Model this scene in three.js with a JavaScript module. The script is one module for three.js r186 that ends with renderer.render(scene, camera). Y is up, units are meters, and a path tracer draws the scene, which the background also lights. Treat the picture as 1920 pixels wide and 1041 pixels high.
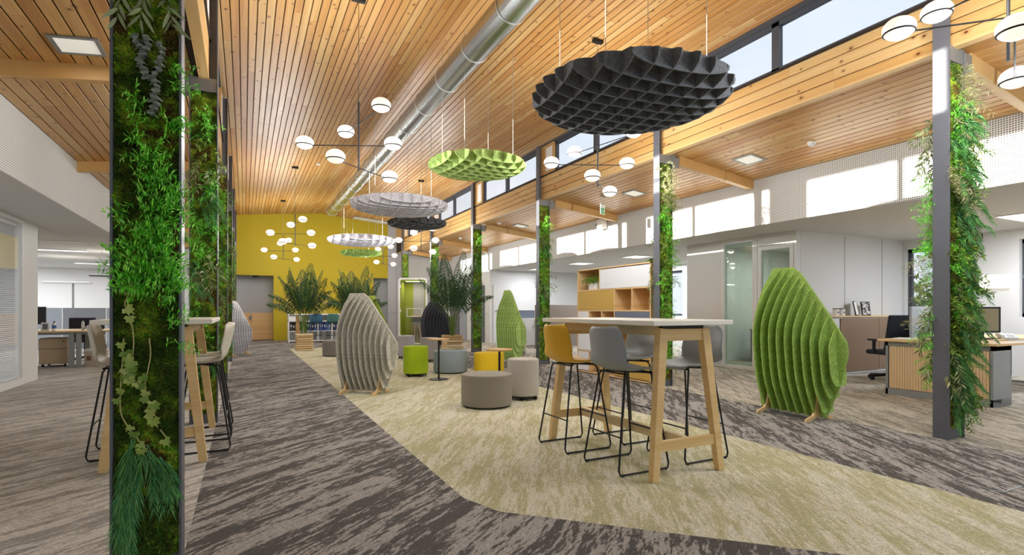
import * as THREE from 'three';
import { RoundedBoxGeometry } from 'three/addons/geometries/RoundedBoxGeometry.js';
import { mergeGeometries } from 'three/addons/utils/BufferGeometryUtils.js';
import { RectAreaLightUniformsLib } from 'three/addons/lights/RectAreaLightUniformsLib.js';
import { TextGeometry } from 'three/addons/geometries/TextGeometry.js';
import { FontLoader } from 'three/addons/loaders/FontLoader.js';
RectAreaLightUniformsLib.init();

// ------------------------------------------------------------------ camera, sky, sun, exposure
const scene = new THREE.Scene();
const YAW = Math.atan(502 / 990);
const camera = new THREE.PerspectiveCamera(2 * Math.atan(582 / 990) * 180 / Math.PI, 1920 / 1164, 0.05, 200);
camera.position.set(0, 1.18, 0);
camera.rotation.set(0, -YAW, 0);
camera.setViewOffset(1920, 1164, 0, 0, 1920, 1041);          // rising lens: the horizon sits below the middle of the frame
const renderer = new THREE.WebGLRenderer({ antialias: true });
renderer.toneMapping = THREE.LinearToneMapping;
renderer.toneMappingExposure = 1.17;
renderer.shadowMap.enabled = true;
renderer.shadowMap.type = THREE.PCFSoftShadowMap;

const SKY_STRENGTH = 0.95;
const SUN_INTENSITY = 17.0;
const GLOBE_LIGHT = 2.05;         // candela of one globe of a chandelier
const PANEL_LIGHT = 34.0;         // radiance of an office ceiling panel
const DOWN_LIGHT = 8.0;          // radiance of a small square downlight

const sun = new THREE.DirectionalLight(new THREE.Color(1.0, 0.95, 0.86), SUN_INTENSITY);
sun.position.set(2 - 60, 3 + 60 * 0.178, -8 - 60 * 0.067);
sun.target.position.set(2, 3, -8);
sun.castShadow = true;
sun.shadow.mapSize.set(4096, 4096);
Object.assign(sun.shadow.camera, { left: -22, right: 22, top: 12, bottom: -12, near: 1, far: 140 });
sun.name = 'sun';
scene.add(sun, sun.target);

// ------------------------------------------------------------------ random numbers and noise
function rng(seed) { let a = seed >>> 0; return () => { a = (a + 0x6D2B79F5) | 0; let t = Math.imul(a ^ (a >>> 15), 1 | a); t = (t + Math.imul(t ^ (t >>> 7), 61 | t)) ^ t; return ((t ^ (t >>> 14)) >>> 0) / 4294967296; }; }
const TAB = new Float32Array(65536); { const r = rng(77); for (let i = 0; i < 65536; i++) TAB[i] = r(); }
function vnoise(x, y, px, py, s) {                             // value noise that repeats after px, py cells
  const xi = Math.floor(x), yi = Math.floor(y); let fx = x - xi, fy = y - yi;
  fx = fx * fx * (3 - 2 * fx); fy = fy * fy * (3 - 2 * fy);
  const x0 = ((xi % px) + px) % px, y0 = ((yi % py) + py) % py, x1 = (x0 + 1) % px, y1 = (y0 + 1) % py;
  const h = (a, b) => TAB[(a * 131 + b * 7919 + s * 1013) & 65535];
  const a = h(x0, y0), b = h(x1, y0), c = h(x0, y1), d = h(x1, y1);
  return a + (b - a) * fx + (c - a) * fy + (a - b - c + d) * fx * fy;
}
function fbm(x, y, px, py, s, oct = 3) { let v = 0, a = 0.5, n = 0; for (let i = 0; i < oct; i++) { v += a * vnoise(x, y, px, py, s + i); n += a; x *= 2; y *= 2; px *= 2; py *= 2; a *= 0.5; } return v / n; }
const clamp = (x, a = 0, b = 1) => Math.min(b, Math.max(a, x));
const sstep = (a, b, x) => { const t = clamp((x - a) / (b - a)); return t * t * (3 - 2 * t); };
const lerp = (a, b, t) => a + (b - a) * t;
const hex3 = (h) => [(h >> 16) & 255, (h >> 8) & 255, h & 255];
function makeTexture(w, h, fn, srgb = true, repeat = [1, 1]) {
  const d = new Uint8Array(w * h * 4), o = [0, 0, 0];
  for (let j = 0; j < h; j++) for (let i = 0; i < w; i++) { fn(i / w, j / h, o); const k = (j * w + i) * 4; d[k] = clamp(o[0], 0, 255); d[k + 1] = clamp(o[1], 0, 255); d[k + 2] = clamp(o[2], 0, 255); d[k + 3] = 255; }
  const t = new THREE.DataTexture(d, w, h, THREE.RGBAFormat);
  t.wrapS = t.wrapT = THREE.RepeatWrapping; t.magFilter = THREE.LinearFilter; t.minFilter = THREE.LinearMipmapLinearFilter; t.generateMipmaps = true; t.anisotropy = 8;
  if (srgb) t.colorSpace = THREE.SRGBColorSpace;
  t.repeat.set(...repeat); t.needsUpdate = true; return t;
}

// sky: pale hazy blue with soft thin cloud
{
  const w = 512, h = 256, d = new Float32Array(w * h * 4);
  for (let j = 0; j < h; j++) for (let i = 0; i < w; i++) {
    const el = (j + 0.5) / h * 2 - 1, e = clamp(el), c = sstep(0.42, 0.75, fbm(i / w * 8, j / h * 10, 8, 10, 5, 4)), k = (j * w + i) * 4;
    d[k] = lerp(lerp(0.80, 0.54, e), 0.92, c * 0.5); d[k + 1] = lerp(lerp(0.89, 0.70, e), 0.94, c * 0.5); d[k + 2] = lerp(lerp(0.99, 0.96, e), 0.99, c * 0.5); d[k + 3] = 1;
  }
  const t = new THREE.DataTexture(d, w, h, THREE.RGBAFormat, THREE.FloatType);
  t.mapping = THREE.EquirectangularReflectionMapping; t.magFilter = THREE.LinearFilter; t.wrapS = THREE.RepeatWrapping; t.needsUpdate = true;
  scene.background = t; scene.backgroundIntensity = SKY_STRENGTH;
}

// ------------------------------------------------------------------ helpers
const used = new Map();
function numbered(name) { const n = used.get(name) ?? 0; used.set(name, n + 1); return n ? name + '_' + String(n).padStart(3, '0') : name; }
function shade(o) { o.castShadow = true; o.receiveShadow = true; return o; }
function part(name, geo, mat, parent, kind) {                  // a mesh under its thing (or the setting)
  const m = shade(new THREE.Mesh(geo, mat)); m.name = name; parent.add(m);
  if (kind) m.userData.kind = kind;
  return m;
}
function thing(name, label, category, pos = [0, 0, 0], turn = 0, group) {
  const o = new THREE.Group(); o.name = numbered(name); scene.add(o); o.position.set(...pos); o.rotation.y = turn;
  o.userData = { label, category }; if (group) o.userData.group = group;
  return o;
}
function dup(src, name, label, pos, turn = 0, group) {
  const o = src.clone(); o.name = numbered(name); scene.add(o); o.position.set(...pos); o.rotation.y = turn;
  o.userData = { ...src.userData, label }; if (group) o.userData.group = group;
  return o;
}
function struct(name) { const o = new THREE.Group(); o.name = numbered(name); o.userData.kind = 'structure'; scene.add(o); return o; }
const V = (x, y, z) => new THREE.Vector3(x, y, z);
const box = (w, h, d, x = 0, y = 0, z = 0) => new THREE.BoxGeometry(w, h, d).translate(x, y, z);
const span = (x0, x1, y0, y1, z0, z1) => box(Math.abs(x1 - x0), Math.abs(y1 - y0), Math.abs(z1 - z0), (x0 + x1) / 2, (y0 + y1) / 2, (z0 + z1) / 2);
const rbox = (w, h, d, r, x = 0, y = 0, z = 0, s = 2) => new RoundedBoxGeometry(w, h, d, s, Math.min(r, w / 2.01, h / 2.01, d / 2.01)).translate(x, y, z);
const cyl = (r0, r1, h, x = 0, y = 0, z = 0, n = 24) => new THREE.CylinderGeometry(r1, r0, h, n).translate(x, y + h / 2, z);
const merge = (...g) => mergeGeometries(g.flat().map((x) => { const y = x.index ? x.toNonIndexed() : x; for (const k of Object.keys(y.attributes)) if (!['position', 'normal', 'uv'].includes(k)) y.deleteAttribute(k); return y; }));
function tube(pts, r, n = 8, closed = false, seg) { const c = new THREE.CatmullRomCurve3(pts.map((p) => V(...p)), closed, 'catmullrom', 0.12); return new THREE.TubeGeometry(c, seg ?? pts.length * 6, r, n, closed); }
function bar(a, b, r, n = 8) { return new THREE.TubeGeometry(new THREE.LineCurve3(V(...a), V(...b)), 1, r, n); }
function poly(pts, r, n = 7) {                                  // a bent rod: straight runs with small round corners
  const p = new THREE.CurvePath(), v = pts.map((q) => V(...q)); let from = v[0];
  for (let i = 1; i < v.length - 1; i++) {
    const rr = 0.03, a = v[i].clone().lerp(v[i - 1], Math.min(0.4, rr / v[i].distanceTo(v[i - 1]))), b = v[i].clone().lerp(v[i + 1], Math.min(0.4, rr / v[i].distanceTo(v[i + 1])));
    p.add(new THREE.LineCurve3(from, a)); p.add(new THREE.QuadraticBezierCurve3(a, v[i], b)); from = b;
  }
  p.add(new THREE.LineCurve3(from, v[v.length - 1]));
  return new THREE.TubeGeometry(p, pts.length * 10, r, n);
}
function beam(a, b, w, d, w2 = w, d2 = d) {                      // a tapered square bar between two points
  const A = V(...a), B = V(...b), g = new RoundedBoxGeometry(1, 1, 1, 1, 0.06), L = A.distanceTo(B), p = g.attributes.position;
  for (let i = 0; i < p.count; i++) { const t = p.getY(i) + 0.5; p.setXYZ(i, p.getX(i) * lerp(w, w2, t), p.getY(i) * L, p.getZ(i) * lerp(d, d2, t)); }
  const q = new THREE.Quaternion().setFromUnitVectors(V(0, 1, 0), B.clone().sub(A).normalize());
  g.applyQuaternion(q); g.translate((A.x + B.x) / 2, (A.y + B.y) / 2, (A.z + B.z) / 2); g.computeVertexNormals(); return g;
}
function metric(g, s = 1, off = [0, 0]) {                       // uv in metres from the dominant face direction
  if (g.index) g = g.toNonIndexed(); g.computeVertexNormals();
  const p = g.attributes.position, n = g.attributes.normal, uv = new Float32Array(p.count * 2);
  for (let i = 0; i < p.count; i++) {
    const ax = Math.abs(n.getX(i)), ay = Math.abs(n.getY(i)), az = Math.abs(n.getZ(i)); let u, v;
    if (ay >= ax && ay >= az) { u = p.getX(i); v = p.getZ(i); } else if (ax >= az) { u = p.getZ(i); v = p.getY(i); } else { u = p.getX(i); v = p.getY(i); }
    uv[2 * i] = u * s + off[0]; uv[2 * i + 1] = v * s + off[1];
  }
  g.setAttribute('uv', new THREE.BufferAttribute(uv, 2)); return g;
}
function extrudeShape(pts, depth, bevel = 0) {
  const s = new THREE.Shape(pts.map((p) => new THREE.Vector2(...p)));
  return new THREE.ExtrudeGeometry(s, { depth, bevelEnabled: bevel > 0, bevelSize: bevel, bevelThickness: bevel, bevelSegments: 2, curveSegments: 12 });
}
class MB {                                                     // collects leaves and strips
  constructor() { this.p = []; this.c = []; this.i = []; }
  v(x, y, z, c) { this.p.push(x, y, z); this.c.push(c[0], c[1], c[2]); return this.p.length / 3 - 1; }
  leaf(b, d, n, L, W, c, fold = 0.25, droop = 0) {              // pointed leaf: base, two sides, tip
    const s = d.clone().cross(n).normalize(), m = 0.45, up = n;
    const ax = b.x + d.x * L * m, ay = b.y + d.y * L * m, az = b.z + d.z * L * m, f = W * fold;
    const i0 = this.v(b.x, b.y, b.z, c), i1 = this.v(ax + s.x * W / 2 + up.x * f, ay + s.y * W / 2 + up.y * f, az + s.z * W / 2 + up.z * f, c), i2 = this.v(ax - s.x * W / 2 + up.x * f, ay - s.y * W / 2 + up.y * f, az - s.z * W / 2 + up.z * f, c);
    const i3 = this.v(b.x + d.x * L, b.y + d.y * L - droop * L, b.z + d.z * L, c);
    this.i.push(i0, i1, i3, i0, i3, i2);
  }
  stem(pts, r, c) {                                            // three-sided twig
    let prev = null;
    pts.forEach((p, k) => {
      const q = pts[Math.min(k + 1, pts.length - 1)].clone().sub(pts[Math.max(k - 1, 0)]).normalize(), a = Math.abs(q.y) < 0.9 ? V(0, 1, 0) : V(1, 0, 0), s = q.clone().cross(a).normalize(), t = q.clone().cross(s), rr = r * (1 - 0.6 * k / (pts.length - 1)), ring = [];
      for (let j = 0; j < 3; j++) { const o = j * 2.094; ring.push(this.v(p.x + (s.x * Math.cos(o) + t.x * Math.sin(o)) * rr, p.y + (s.y * Math.cos(o) + t.y * Math.sin(o)) * rr, p.z + (s.z * Math.cos(o) + t.z * Math.sin(o)) * rr, c)); }
      if (prev) for (let j = 0; j < 3; j++) { const k2 = (j + 1) % 3; this.i.push(prev[j], prev[k2], ring[j], ring[j], prev[k2], ring[k2]); }
      prev = ring;
    });
  }
  build() {
    const g = new THREE.BufferGeometry(); g.setAttribute('position', new THREE.Float32BufferAttribute(this.p, 3)); g.setAttribute('color', new THREE.Float32BufferAttribute(this.c, 3)); g.setIndex(this.i); g.computeVertexNormals();
    const uv = new Float32Array(this.p.length / 3 * 2); g.setAttribute('uv', new THREE.BufferAttribute(uv, 2)); return g;
  }
}
const lin = (h, k = 1) => { const c = new THREE.Color(h); return [c.r * k, c.g * k, c.b * k]; };
const tint = (c, r, a = 0.25) => { const k = 1 + (r() - 0.5) * 2 * a, w = (r() - 0.5) * a * 0.5; return [c[0] * (k + w), c[1] * k, c[2] * (k - w)]; };

// ------------------------------------------------------------------ textures
function woodTex(light, dark, knots, seed) {                   // 4 m of grain along u, 1 m across
  const A = hex3(light), B = hex3(dark), r = rng(seed), K = [];
  for (let i = 0; i < knots; i++) K.push([r(), r(), 0.006 + r() * 0.008]);
  return makeTexture(1024, 512, (u, v, o) => {
    const warp = fbm(u * 6, v * 8, 6, 8, seed, 3) * 0.09; let vv = v + warp;
    let dk = 0;
    for (const [ku, kv, kr] of K) { let du = Math.abs(u - ku), dv = Math.abs(v - kv); du = Math.min(du, 1 - du) * 4; dv = Math.min(dv, 1 - dv); const d2 = Math.sqrt(du * du * 0.5 + dv * dv); if (d2 < kr * 3) { dk = Math.max(dk, sstep(kr, kr * 0.5, d2) * 0.85 + sstep(kr * 3, kr, d2) * 0.22); vv += 0.01 * (1 - d2 / (kr * 3)); } }
    const g = fbm(u * 4, vv * 90, 4, 90, seed + 3, 3), f = fbm(u * 24, v * 320, 24, 320, seed + 7, 2), b = fbm(u * 2, v * 12, 2, 12, seed + 11, 2);
    let t = 0.45 * g + 0.25 * f + 0.5 * b - 0.12; t = clamp(t * 1.15 - 0.05);
    for (let k = 0; k < 3; k++) o[k] = lerp(lerp(A[k], B[k], t), B[k] * [0.50, 0.36, 0.25][k], dk);
  }, true, [0.25, 1]);
}
const texCedar = woodTex(0xdab880, 0xae7e44, 46, 21);
const texPine = woodTex(0xdfc290, 0xc59a5c, 40, 31);
const texOak = woodTex(0xe9d8b6, 0xd3ba8a, 3, 41);
function carpetTex(n, size, A, B, seed, soft, contrast, mid) {
  const a = hex3(A), b = hex3(B), pu = Math.round(size / 0.36), pv = Math.round(size / 0.05);
  return makeTexture(n, n, (u, v, o) => {
    const ws = (fbm(u * 8, v * 8, 8, 8, seed + 50, 2) - 0.5) * 0.02, vv = v + ws;
    const plank = vnoise(Math.floor(u * size) + 0.0, Math.floor(v * size * 4) + 0.0, size, size * 4, seed + 40) - 0.5;
    let s = 0.40 * fbm(u * pu, vv * pv, pu, pv, seed, 2) + 0.26 * vnoise(u * size * 9, vv * size * 62, size * 9, size * 62, seed + 9) + 0.20 * vnoise(u * size * 26, v * size * 120, size * 26, size * 120, seed + 11) + 0.14 * vnoise(u * size * 70, v * size * 240, size * 70, size * 240, seed + 13);
    s += plank * 0.10;
    const t = sstep(mid - soft, mid + soft, s), w = (vnoise(u * size * 110, v * size * 220, size * 110, size * 220, seed + 15) - 0.5) * contrast + (TAB[((Math.floor(u * n) * 71) ^ (Math.floor(v * n) * 913)) & 65535] - 0.5) * contrast * 0.7;
    for (let k = 0; k < 3; k++) o[k] = lerp(a[k], b[k], t) * (1 + w);
  }, true, [1 / size, 1 / size]);
}
const texDark = carpetTex(2048, 4, 0x514d49, 0xa09b96, 3, 0.07, 0.26, 0.51);
const texLight = carpetTex(2048, 4, 0x9b9893, 0xd2cfca, 4, 0.11, 0.22, 0.50);
const texGreen = carpetTex(2048, 4, 0xb0ac84, 0xd0ccb8, 5, 0.15, 0.24, 0.50);
function bumpTex(n, fx, fy, seed, oct = 3) { return makeTexture(n, n, (u, v, o) => { o[0] = o[1] = o[2] = 255 * fbm(u * fx, v * fy, fx, fy, seed, oct); }, false); }
const bumpFelt = bumpTex(256, 64, 64, 60, 2), bumpWeave = makeTexture(128, 128, (u, v, o) => { o[0] = o[1] = o[2] = 127 + 60 * Math.sin(u * 6.283 * 32) * Math.sin(v * 6.283 * 32) + 60 * (vnoise(u * 64, v * 64, 64, 64, 9) - 0.5); }, false);
const perfTex = makeTexture(64, 64, (u, v, o) => { const d = Math.hypot(u - 0.5, v - 0.5), t = sstep(0.29, 0.23, d); o[0] = lerp(222, 66, t); o[1] = lerp(221, 65, t); o[2] = lerp(217, 62, t); });
perfTex.repeat.set(1 / 0.026, 1 / 0.026);
const feltMap = (h, s, a = 0.3) => { const c = hex3(h); return makeTexture(256, 256, (u, v, o) => { const n = 1 + (fbm(u * 60, v * 60, 60, 60, s, 2) - 0.5) * a + (TAB[((Math.floor(u * 256) * 37) ^ (Math.floor(v * 256) * 517)) & 65535] - 0.5) * a * 0.8; for (let k = 0; k < 3; k++) o[k] = c[k] * n; }); };

// ------------------------------------------------------------------ materials
const M = {};
const std = (o) => new THREE.MeshStandardMaterial(o);
M.cedar = [0xffffff, 0xf6e9d8, 0xecd6bb, 0xfcf2e4].map((c) => std({ map: texCedar, color: c, roughness: 0.36, bumpMap: texCedar, bumpScale: 0.0006 }));
M.pine = [0xffffff, 0xf4e6d0, 0xfaf0e0].map((c) => std({ map: texPine, color: c, roughness: 0.45, bumpMap: texPine, bumpScale: 0.0005 }));
M.oak = std({ map: texOak, roughness: 0.5 });
M.oakYellow = std({ map: texOak, color: 0xfff0d2, roughness: 0.45 });
M.beech = std({ map: texOak, color: 0xffeed8, roughness: 0.5 });
M.tanDoor = std({ map: texOak, color: 0xe6ccaa, roughness: 0.5 });
M.backing = std({ color: 0x2a1d12, roughness: 0.9 });
M.white = std({ color: 0xe9e8e5, roughness: 0.75 });
M.whiteSoft = std({ color: 0xdcdcda, roughness: 0.8 });
M.soffit = std({ color: 0xd3d3d1, roughness: 0.85, bumpMap: bumpFelt, bumpScale: 0.0008 });
M.perf = std({ map: perfTex, roughness: 0.75 });
M.yellow = std({ color: 0xae9a08, roughness: 0.7 });
M.grey = std({ color: 0xa9a8a8, roughness: 0.75 });
M.greyDark = std({ color: 0x6c6d72, roughness: 0.7 });
M.steel = std({ color: 0x63656c, roughness: 0.42, metalness: 0.15 });
M.bracket = std({ color: 0x8a8a88, roughness: 0.5, metalness: 0.3 });
M.frameDark = std({ color: 0x4c5058, roughness: 0.5, metalness: 0.2 });
M.frameWhite = std({ color: 0xdfe0de, roughness: 0.5 });
M.glass = new THREE.MeshPhysicalMaterial({ color: 0xffffff, transmission: 1, thickness: 0, roughness: 0, ior: 1.45 });
M.glassTint = new THREE.MeshPhysicalMaterial({ color: 0xdfe8de, transmission: 1, thickness: 0, roughness: 0.02, ior: 1.5 });
M.galv = std({ color: 0xb9bdbd, roughness: 0.24, metalness: 1, bumpMap: bumpFelt, bumpScale: 0.0004 });
M.galvRing = std({ color: 0xd2d4d2, roughness: 0.35, metalness: 0.9 });
M.black = std({ color: 0x1c1c1e, roughness: 0.45, metalness: 0.3 });
M.blackMat = std({ color: 0x232427, roughness: 0.8 });
M.cable = std({ color: 0xb9b6ae, roughness: 0.4, metalness: 0.6 });
M.globe = std({ color: 0xf6f3ee, roughness: 0.3, emissive: 0xfff1e0, emissiveIntensity: 0.75 });
M.globeOff = M.globe;
M.panelGlow = std({ color: 0xf4f4f0, roughness: 0.6, emissive: 0xfffaf0, emissiveIntensity: 1.1 });
M.downGlow = std({ color: 0xe9ece8, roughness: 0.6, emissive: 0xfff6e8, emissiveIntensity: 0.3 });
M.tableTop = std({ color: 0xece8dc, roughness: 0.35 });
M.plasticGrey = std({ color: 0x969da1, roughness: 0.45 });
M.plasticYellow = std({ color: 0xdfac1a, roughness: 0.42 });
M.plasticBeige = std({ color: 0xc9c3b4, roughness: 0.45 });
M.plasticBlue = std({ color: 0x3f6f8f, roughness: 0.45 });
M.metalGrey = std({ color: 0x8f9290, roughness: 0.45, metalness: 0.3 });
M.deskTop = std({ map: texOak, color: 0xfff0d8, roughness: 0.5 });
M.screenBrown = std({ color: 0x7c7167, roughness: 0.9, bumpMap: bumpWeave, bumpScale: 0.001 });
M.screenGrey = std({ color: 0xa4aab2, roughness: 0.9, bumpMap: bumpWeave, bumpScale: 0.001 });
M.credDoor = std({ color: 0x8a7058, roughness: 0.4 });
M.monitorBack = std({ color: 0x2a2a2b, roughness: 0.5 });
M.monitorFace = std({ color: 0x9a9376, roughness: 0.5 });
M.paper = std({ color: 0xf2f2f0, roughness: 0.8 });
M.mesh = std({ color: 0x22262c, roughness: 0.85, bumpMap: bumpWeave, bumpScale: 0.001 });
M.red = std({ color: 0x8f1018, roughness: 0.7 });
M.tambour = std({ color: 0xd9b98c, roughness: 0.6 });
M.tan = std({ color: 0xb59f80, roughness: 0.5 });
M.felt = (h, s) => std({ map: feltMap(h, s), roughness: 0.95, bumpMap: bumpFelt, bumpScale: 0.001 });
M.fabric = (h) => std({ color: h, roughness: 0.9, bumpMap: bumpWeave, bumpScale: 0.0012 });
M.leaf = std({ vertexColors: true, roughness: 0.55, side: THREE.DoubleSide });
M.moss = std({ vertexColors: true, roughness: 0.95, side: THREE.DoubleSide });
M.soil = std({ color: 0x3a2c20, roughness: 1 });
M.slatWood = [0xffffff, 0xf4e6d4, 0xd2bba0, 0xfff4e6].map((c) => std({ map: texOak, color: c, roughness: 0.7 }));
M.leafSolid = std({ color: 0x8aa33a, roughness: 0.5, side: THREE.DoubleSide });
M.leafSage = std({ color: 0x93a074, roughness: 0.6, side: THREE.DoubleSide });
M.stemPale = std({ color: 0xc4b87a, roughness: 0.7 });
M.silver = std({ color: 0x9aa396, roughness: 0.5, side: THREE.DoubleSide });

const textureOn = (m, s) => { for (const k of ['map', 'bumpMap']) if (m[k]) { m[k] = m[k].clone(); m[k].repeat.set(s, s); m[k].needsUpdate = true; } return m; };

// ------------------------------------------------------------------ the building
const X0 = -0.33, X1 = 5.78, XR = 2.72, EAVE = 4.77, RIDGE = 5.07, XL = -2.25, XB = 7.84, SOFF = 2.63;
const ZR = [-2.54, -6.29, -10.01, -13.73, -17.43, -21.15], ZL = [-2.81, -6.40, -10.10, -13.80, -17.50, -21.20];
const ZEND = -22.4, ZBACK = 2.2;
const hallY = (x) => x < XR ? EAVE + (x - X0) * (RIDGE - EAVE) / (XR - X0) : EAVE + (X1 - x) * (RIDGE - EAVE) / (X1 - XR);
const lowR = (x) => 3.66 - 0.118 * (x - X1), lowL = (x) => 3.66 - 0.125 * (X0 - x);

// ground and subfloor, carpet laid in zones
{
  const g = struct('ground'); part('terrace', span(-60, 60, -0.6, -0.32, -70, 40), std({ color: 0xb5b2a6, roughness: 1 }), g);
  const f = struct('floor'); part('subfloor', span(-8.2, 12.5, -0.3, -0.012, -23.4, ZBACK), M.grey, f);
  const zone = (pts, ang, tex, c = 0xffffff) => {
    const s = new THREE.Shape(pts.map(([x, z]) => new THREE.Vector2(x, -z))), geo = new THREE.ExtrudeGeometry(s, { depth: 0.012, bevelEnabled: false });
    const uv = geo.attributes.uv, p = geo.attributes.position, a = ang * Math.PI / 180;
    for (let i = 0; i < uv.count; i++) { const x = p.getX(i), y = p.getY(i); uv.setXY(i, x * Math.sin(a) + y * Math.cos(a), x * Math.cos(a) - y * Math.sin(a)); }
    geo.rotateX(-Math.PI / 2); geo.translate(0, -0.012, 0);
    return part('carpet', geo, std({ map: tex, color: c, roughness: 0.97, bumpMap: tex, bumpScale: 0.002 }), f);
  };
  zone([[-8, ZBACK], [-0.26, ZBACK], [-0.26, -23], [-8, -23]], 52, texLight, 0xf4f2ee);
  zone([[-0.26, ZBACK], [4.07, ZBACK], [4.07, -0.06], [1.33, -2.8], [1.23, -3.1], [1.23, -17.4], [1.23, -23], [-0.26, -23]], 52, texDark);
  zone([[4.07, -0.06], [4.07, -18.2], [1.23, -17.4], [1.23, -3.1], [1.33, -2.8]], 33, texGreen);
  zone([[4.07, ZBACK], [5.69, ZBACK], [5.69, -23], [1.23, -23], [1.23, -17.4], [4.07, -18.2]], 33, texDark);
  zone([[5.69, ZBACK], [12.3, ZBACK], [12.3, -23], [5.69, -23]], 33, texLight, 0xece6d8);
  part('garden_wall', span(-11.8, -11.5, -0.32, 3.25, -40, 30), std({ color: 0x7c8060, roughness: 1 }), g);
  // brushed floor box let into the dark carpet
  const fb = thing('floor_box', 'square outline of a metal-edged floor box in dark carpet near the bottom right corner', 'floor box', [4.51, 0, -1.745], 0.0);
  const e = 0.009, L = 0.14;
  part('edge_trim', merge(span(-L, L, 0, 0.004, L - e, L), span(-L, L, 0, 0.004, -L, -L + e), span(-L, -L + e, 0, 0.004, -L, L), span(L - e, L, 0, 0.004, -L, L)), M.metalGrey, fb);
}

// a wooden board of width w along z: chamfered lower edges, grain along its length
function boardGeo(w, t, L, r) {
  const c = 0.004, y = [[-w / 2, t], [-w / 2, c], [-w / 2 + c, 0], [w / 2 - c, 0], [w / 2, c], [w / 2, t]], P = [], U = [], I = [], du = r() * 4, dv = r();
  let k = 0;
  for (let i = 0; i < 6; i++) {
    const a = y[i], b = y[(i + 1) % 6], va = (i < 3 ? 0 : 1) * 0, wa = a[0] + dv, wb = b[0] + dv;
    P.push(a[0], a[1], -L / 2, b[0], b[1], -L / 2, b[0], b[1], L / 2, a[0], a[1], L / 2);
    U.push(du, wa, du, wb, du + L, wb, du + L, wa); I.push(k, k + 1, k + 2, k, k + 2, k + 3); k += 4;
  }
  for (const e of [-1, 1]) { for (const q of y) { P.push(q[0], q[1], e * L / 2); U.push(du, q[0] + dv); } for (let i = 1; i < 5; i++) e < 0 ? I.push(k, k + i + 1, k + i) : I.push(k, k + i, k + i + 1); k += 6; }
  const g = new THREE.BufferGeometry(); g.setAttribute('position', new THREE.Float32BufferAttribute(P, 3)); g.setAttribute('uv', new THREE.Float32BufferAttribute(U, 2)); g.setIndex(I); g.computeVertexNormals(); return g;
}
// boards across a sloping soffit from (xa, ya) to (xb, yb), running along z
function boardedCeiling(xa, ya, xb, yb, z0, z1, seed, mats, roofTop, pitch = 0.1) {
  const r = rng(seed), o = struct('ceiling'), len = Math.hypot(xb - xa, yb - ya), n = Math.round(len / pitch), ang = Math.atan2(yb - ya, xb - xa), p = len / n;
  for (let i = 0; i < n; i++) {
    const t = (i + 0.5) / n, x = lerp(xa, xb, t), y = lerp(ya, yb, t); let z = z0 - (i % 3) * 0.9 - r() * 0.7; const cuts = [z0];
    while (z > z1 + 1.2) { z -= 2.7 + r() * 1.8; if (z > z1 + 1) cuts.push(z); } cuts.push(z1);
    for (let k = 0; k + 1 < cuts.length; k++) {
      const L = cuts[k] - cuts[k + 1] - 0.003, m = part('board', boardGeo(p - 0.0105, 0.018, L, r), mats[Math.floor(r() * mats.length)], o);
      m.position.set(x, y, (cuts[k] + cuts[k + 1]) / 2); m.rotation.z = ang;
    }
  }
  const s = new THREE.Shape([[xa, ya + 0.016], [xb, yb + 0.016], [xb, yb + roofTop], [xa, ya + roofTop]].map((q) => new THREE.Vector2(...q)));
  part('roof_deck', new THREE.ExtrudeGeometry(s, { depth: ZBACK - ZEND + 0.6, bevelEnabled: false }).translate(0, 0, ZEND - 0.6), M.backing, o);
  return o;
}
boardedCeiling(X0 - 0.12, hallY(X0) - 0.012, XR, RIDGE, 0.6, ZEND, 101, M.cedar, 0.16);
boardedCeiling(XR, RIDGE, X1 + 0.12, hallY(X1) - 0.012, 0.6, ZEND, 102, M.cedar, 0.16);
boardedCeiling(X1 + 0.03, lowR(X1 + 0.03), XB, lowR(XB), 0.6, ZEND, 103, M.cedar, 0.3, 0.118);
boardedCeiling(XL, lowL(XL), X0 - 0.03, lowL(X0 - 0.03), 0.6, ZEND, 104, M.cedar, 0.3, 0.118);

// bulkheads, flat office ceilings, outer walls
{
  const bh = (x0, x1, lowTop) => {
    const o = struct('wall_bulkhead'); const face = x1 > 0 ? x0 : x1, s = x1 > 0 ? 1 : -1;
    part('perforated_panel', metric(span(face, face + s * 0.02, SOFF, lowTop + 0.1, ZEND - 0.6, ZBACK)), M.perf, o);
    part('core', span(face + s * 0.02, face + s * 0.2, SOFF + 0.065, lowTop + 0.25, ZEND - 0.6, ZBACK), M.white, o);
    return o;
  };
  bh(XB, 12, lowR(XB)); bh(-8, XL, lowL(XL));
  const c1 = struct('ceiling');
  for (let z = ZBACK; z > -23; z -= 3) part('ceiling_panel', span(XB + 0.02, 10.05, SOFF, SOFF + 0.06, z - 0.012, z - 3), M.soffit, c1), part('ceiling_panel', span(10.06, 12.5, SOFF, SOFF + 0.06, z - 0.012, z - 3), M.soffit, c1);
  part('roof_deck', span(XB + 0.2, 12.6, SOFF + 0.06, SOFF + 0.9, -23.4, ZBACK), M.backing, c1);
  const c2 = struct('ceiling');
  for (let z = ZBACK; z > -23; z -= 3) for (const [a, b] of [[XL - 0.02, -3.15], [-3.16, -4.75], [-4.76, -6.4], [-6.41, -8.1]]) part('ceiling_panel', span(a, b, SOFF, SOFF + 0.06, z - 0.012, z - 3), M.soffit, c2);
  part('roof_deck', span(XL - 0.2, -8.3, SOFF + 0.06, SOFF + 0.9, -23.4, ZBACK), M.backing, c2);
}
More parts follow.
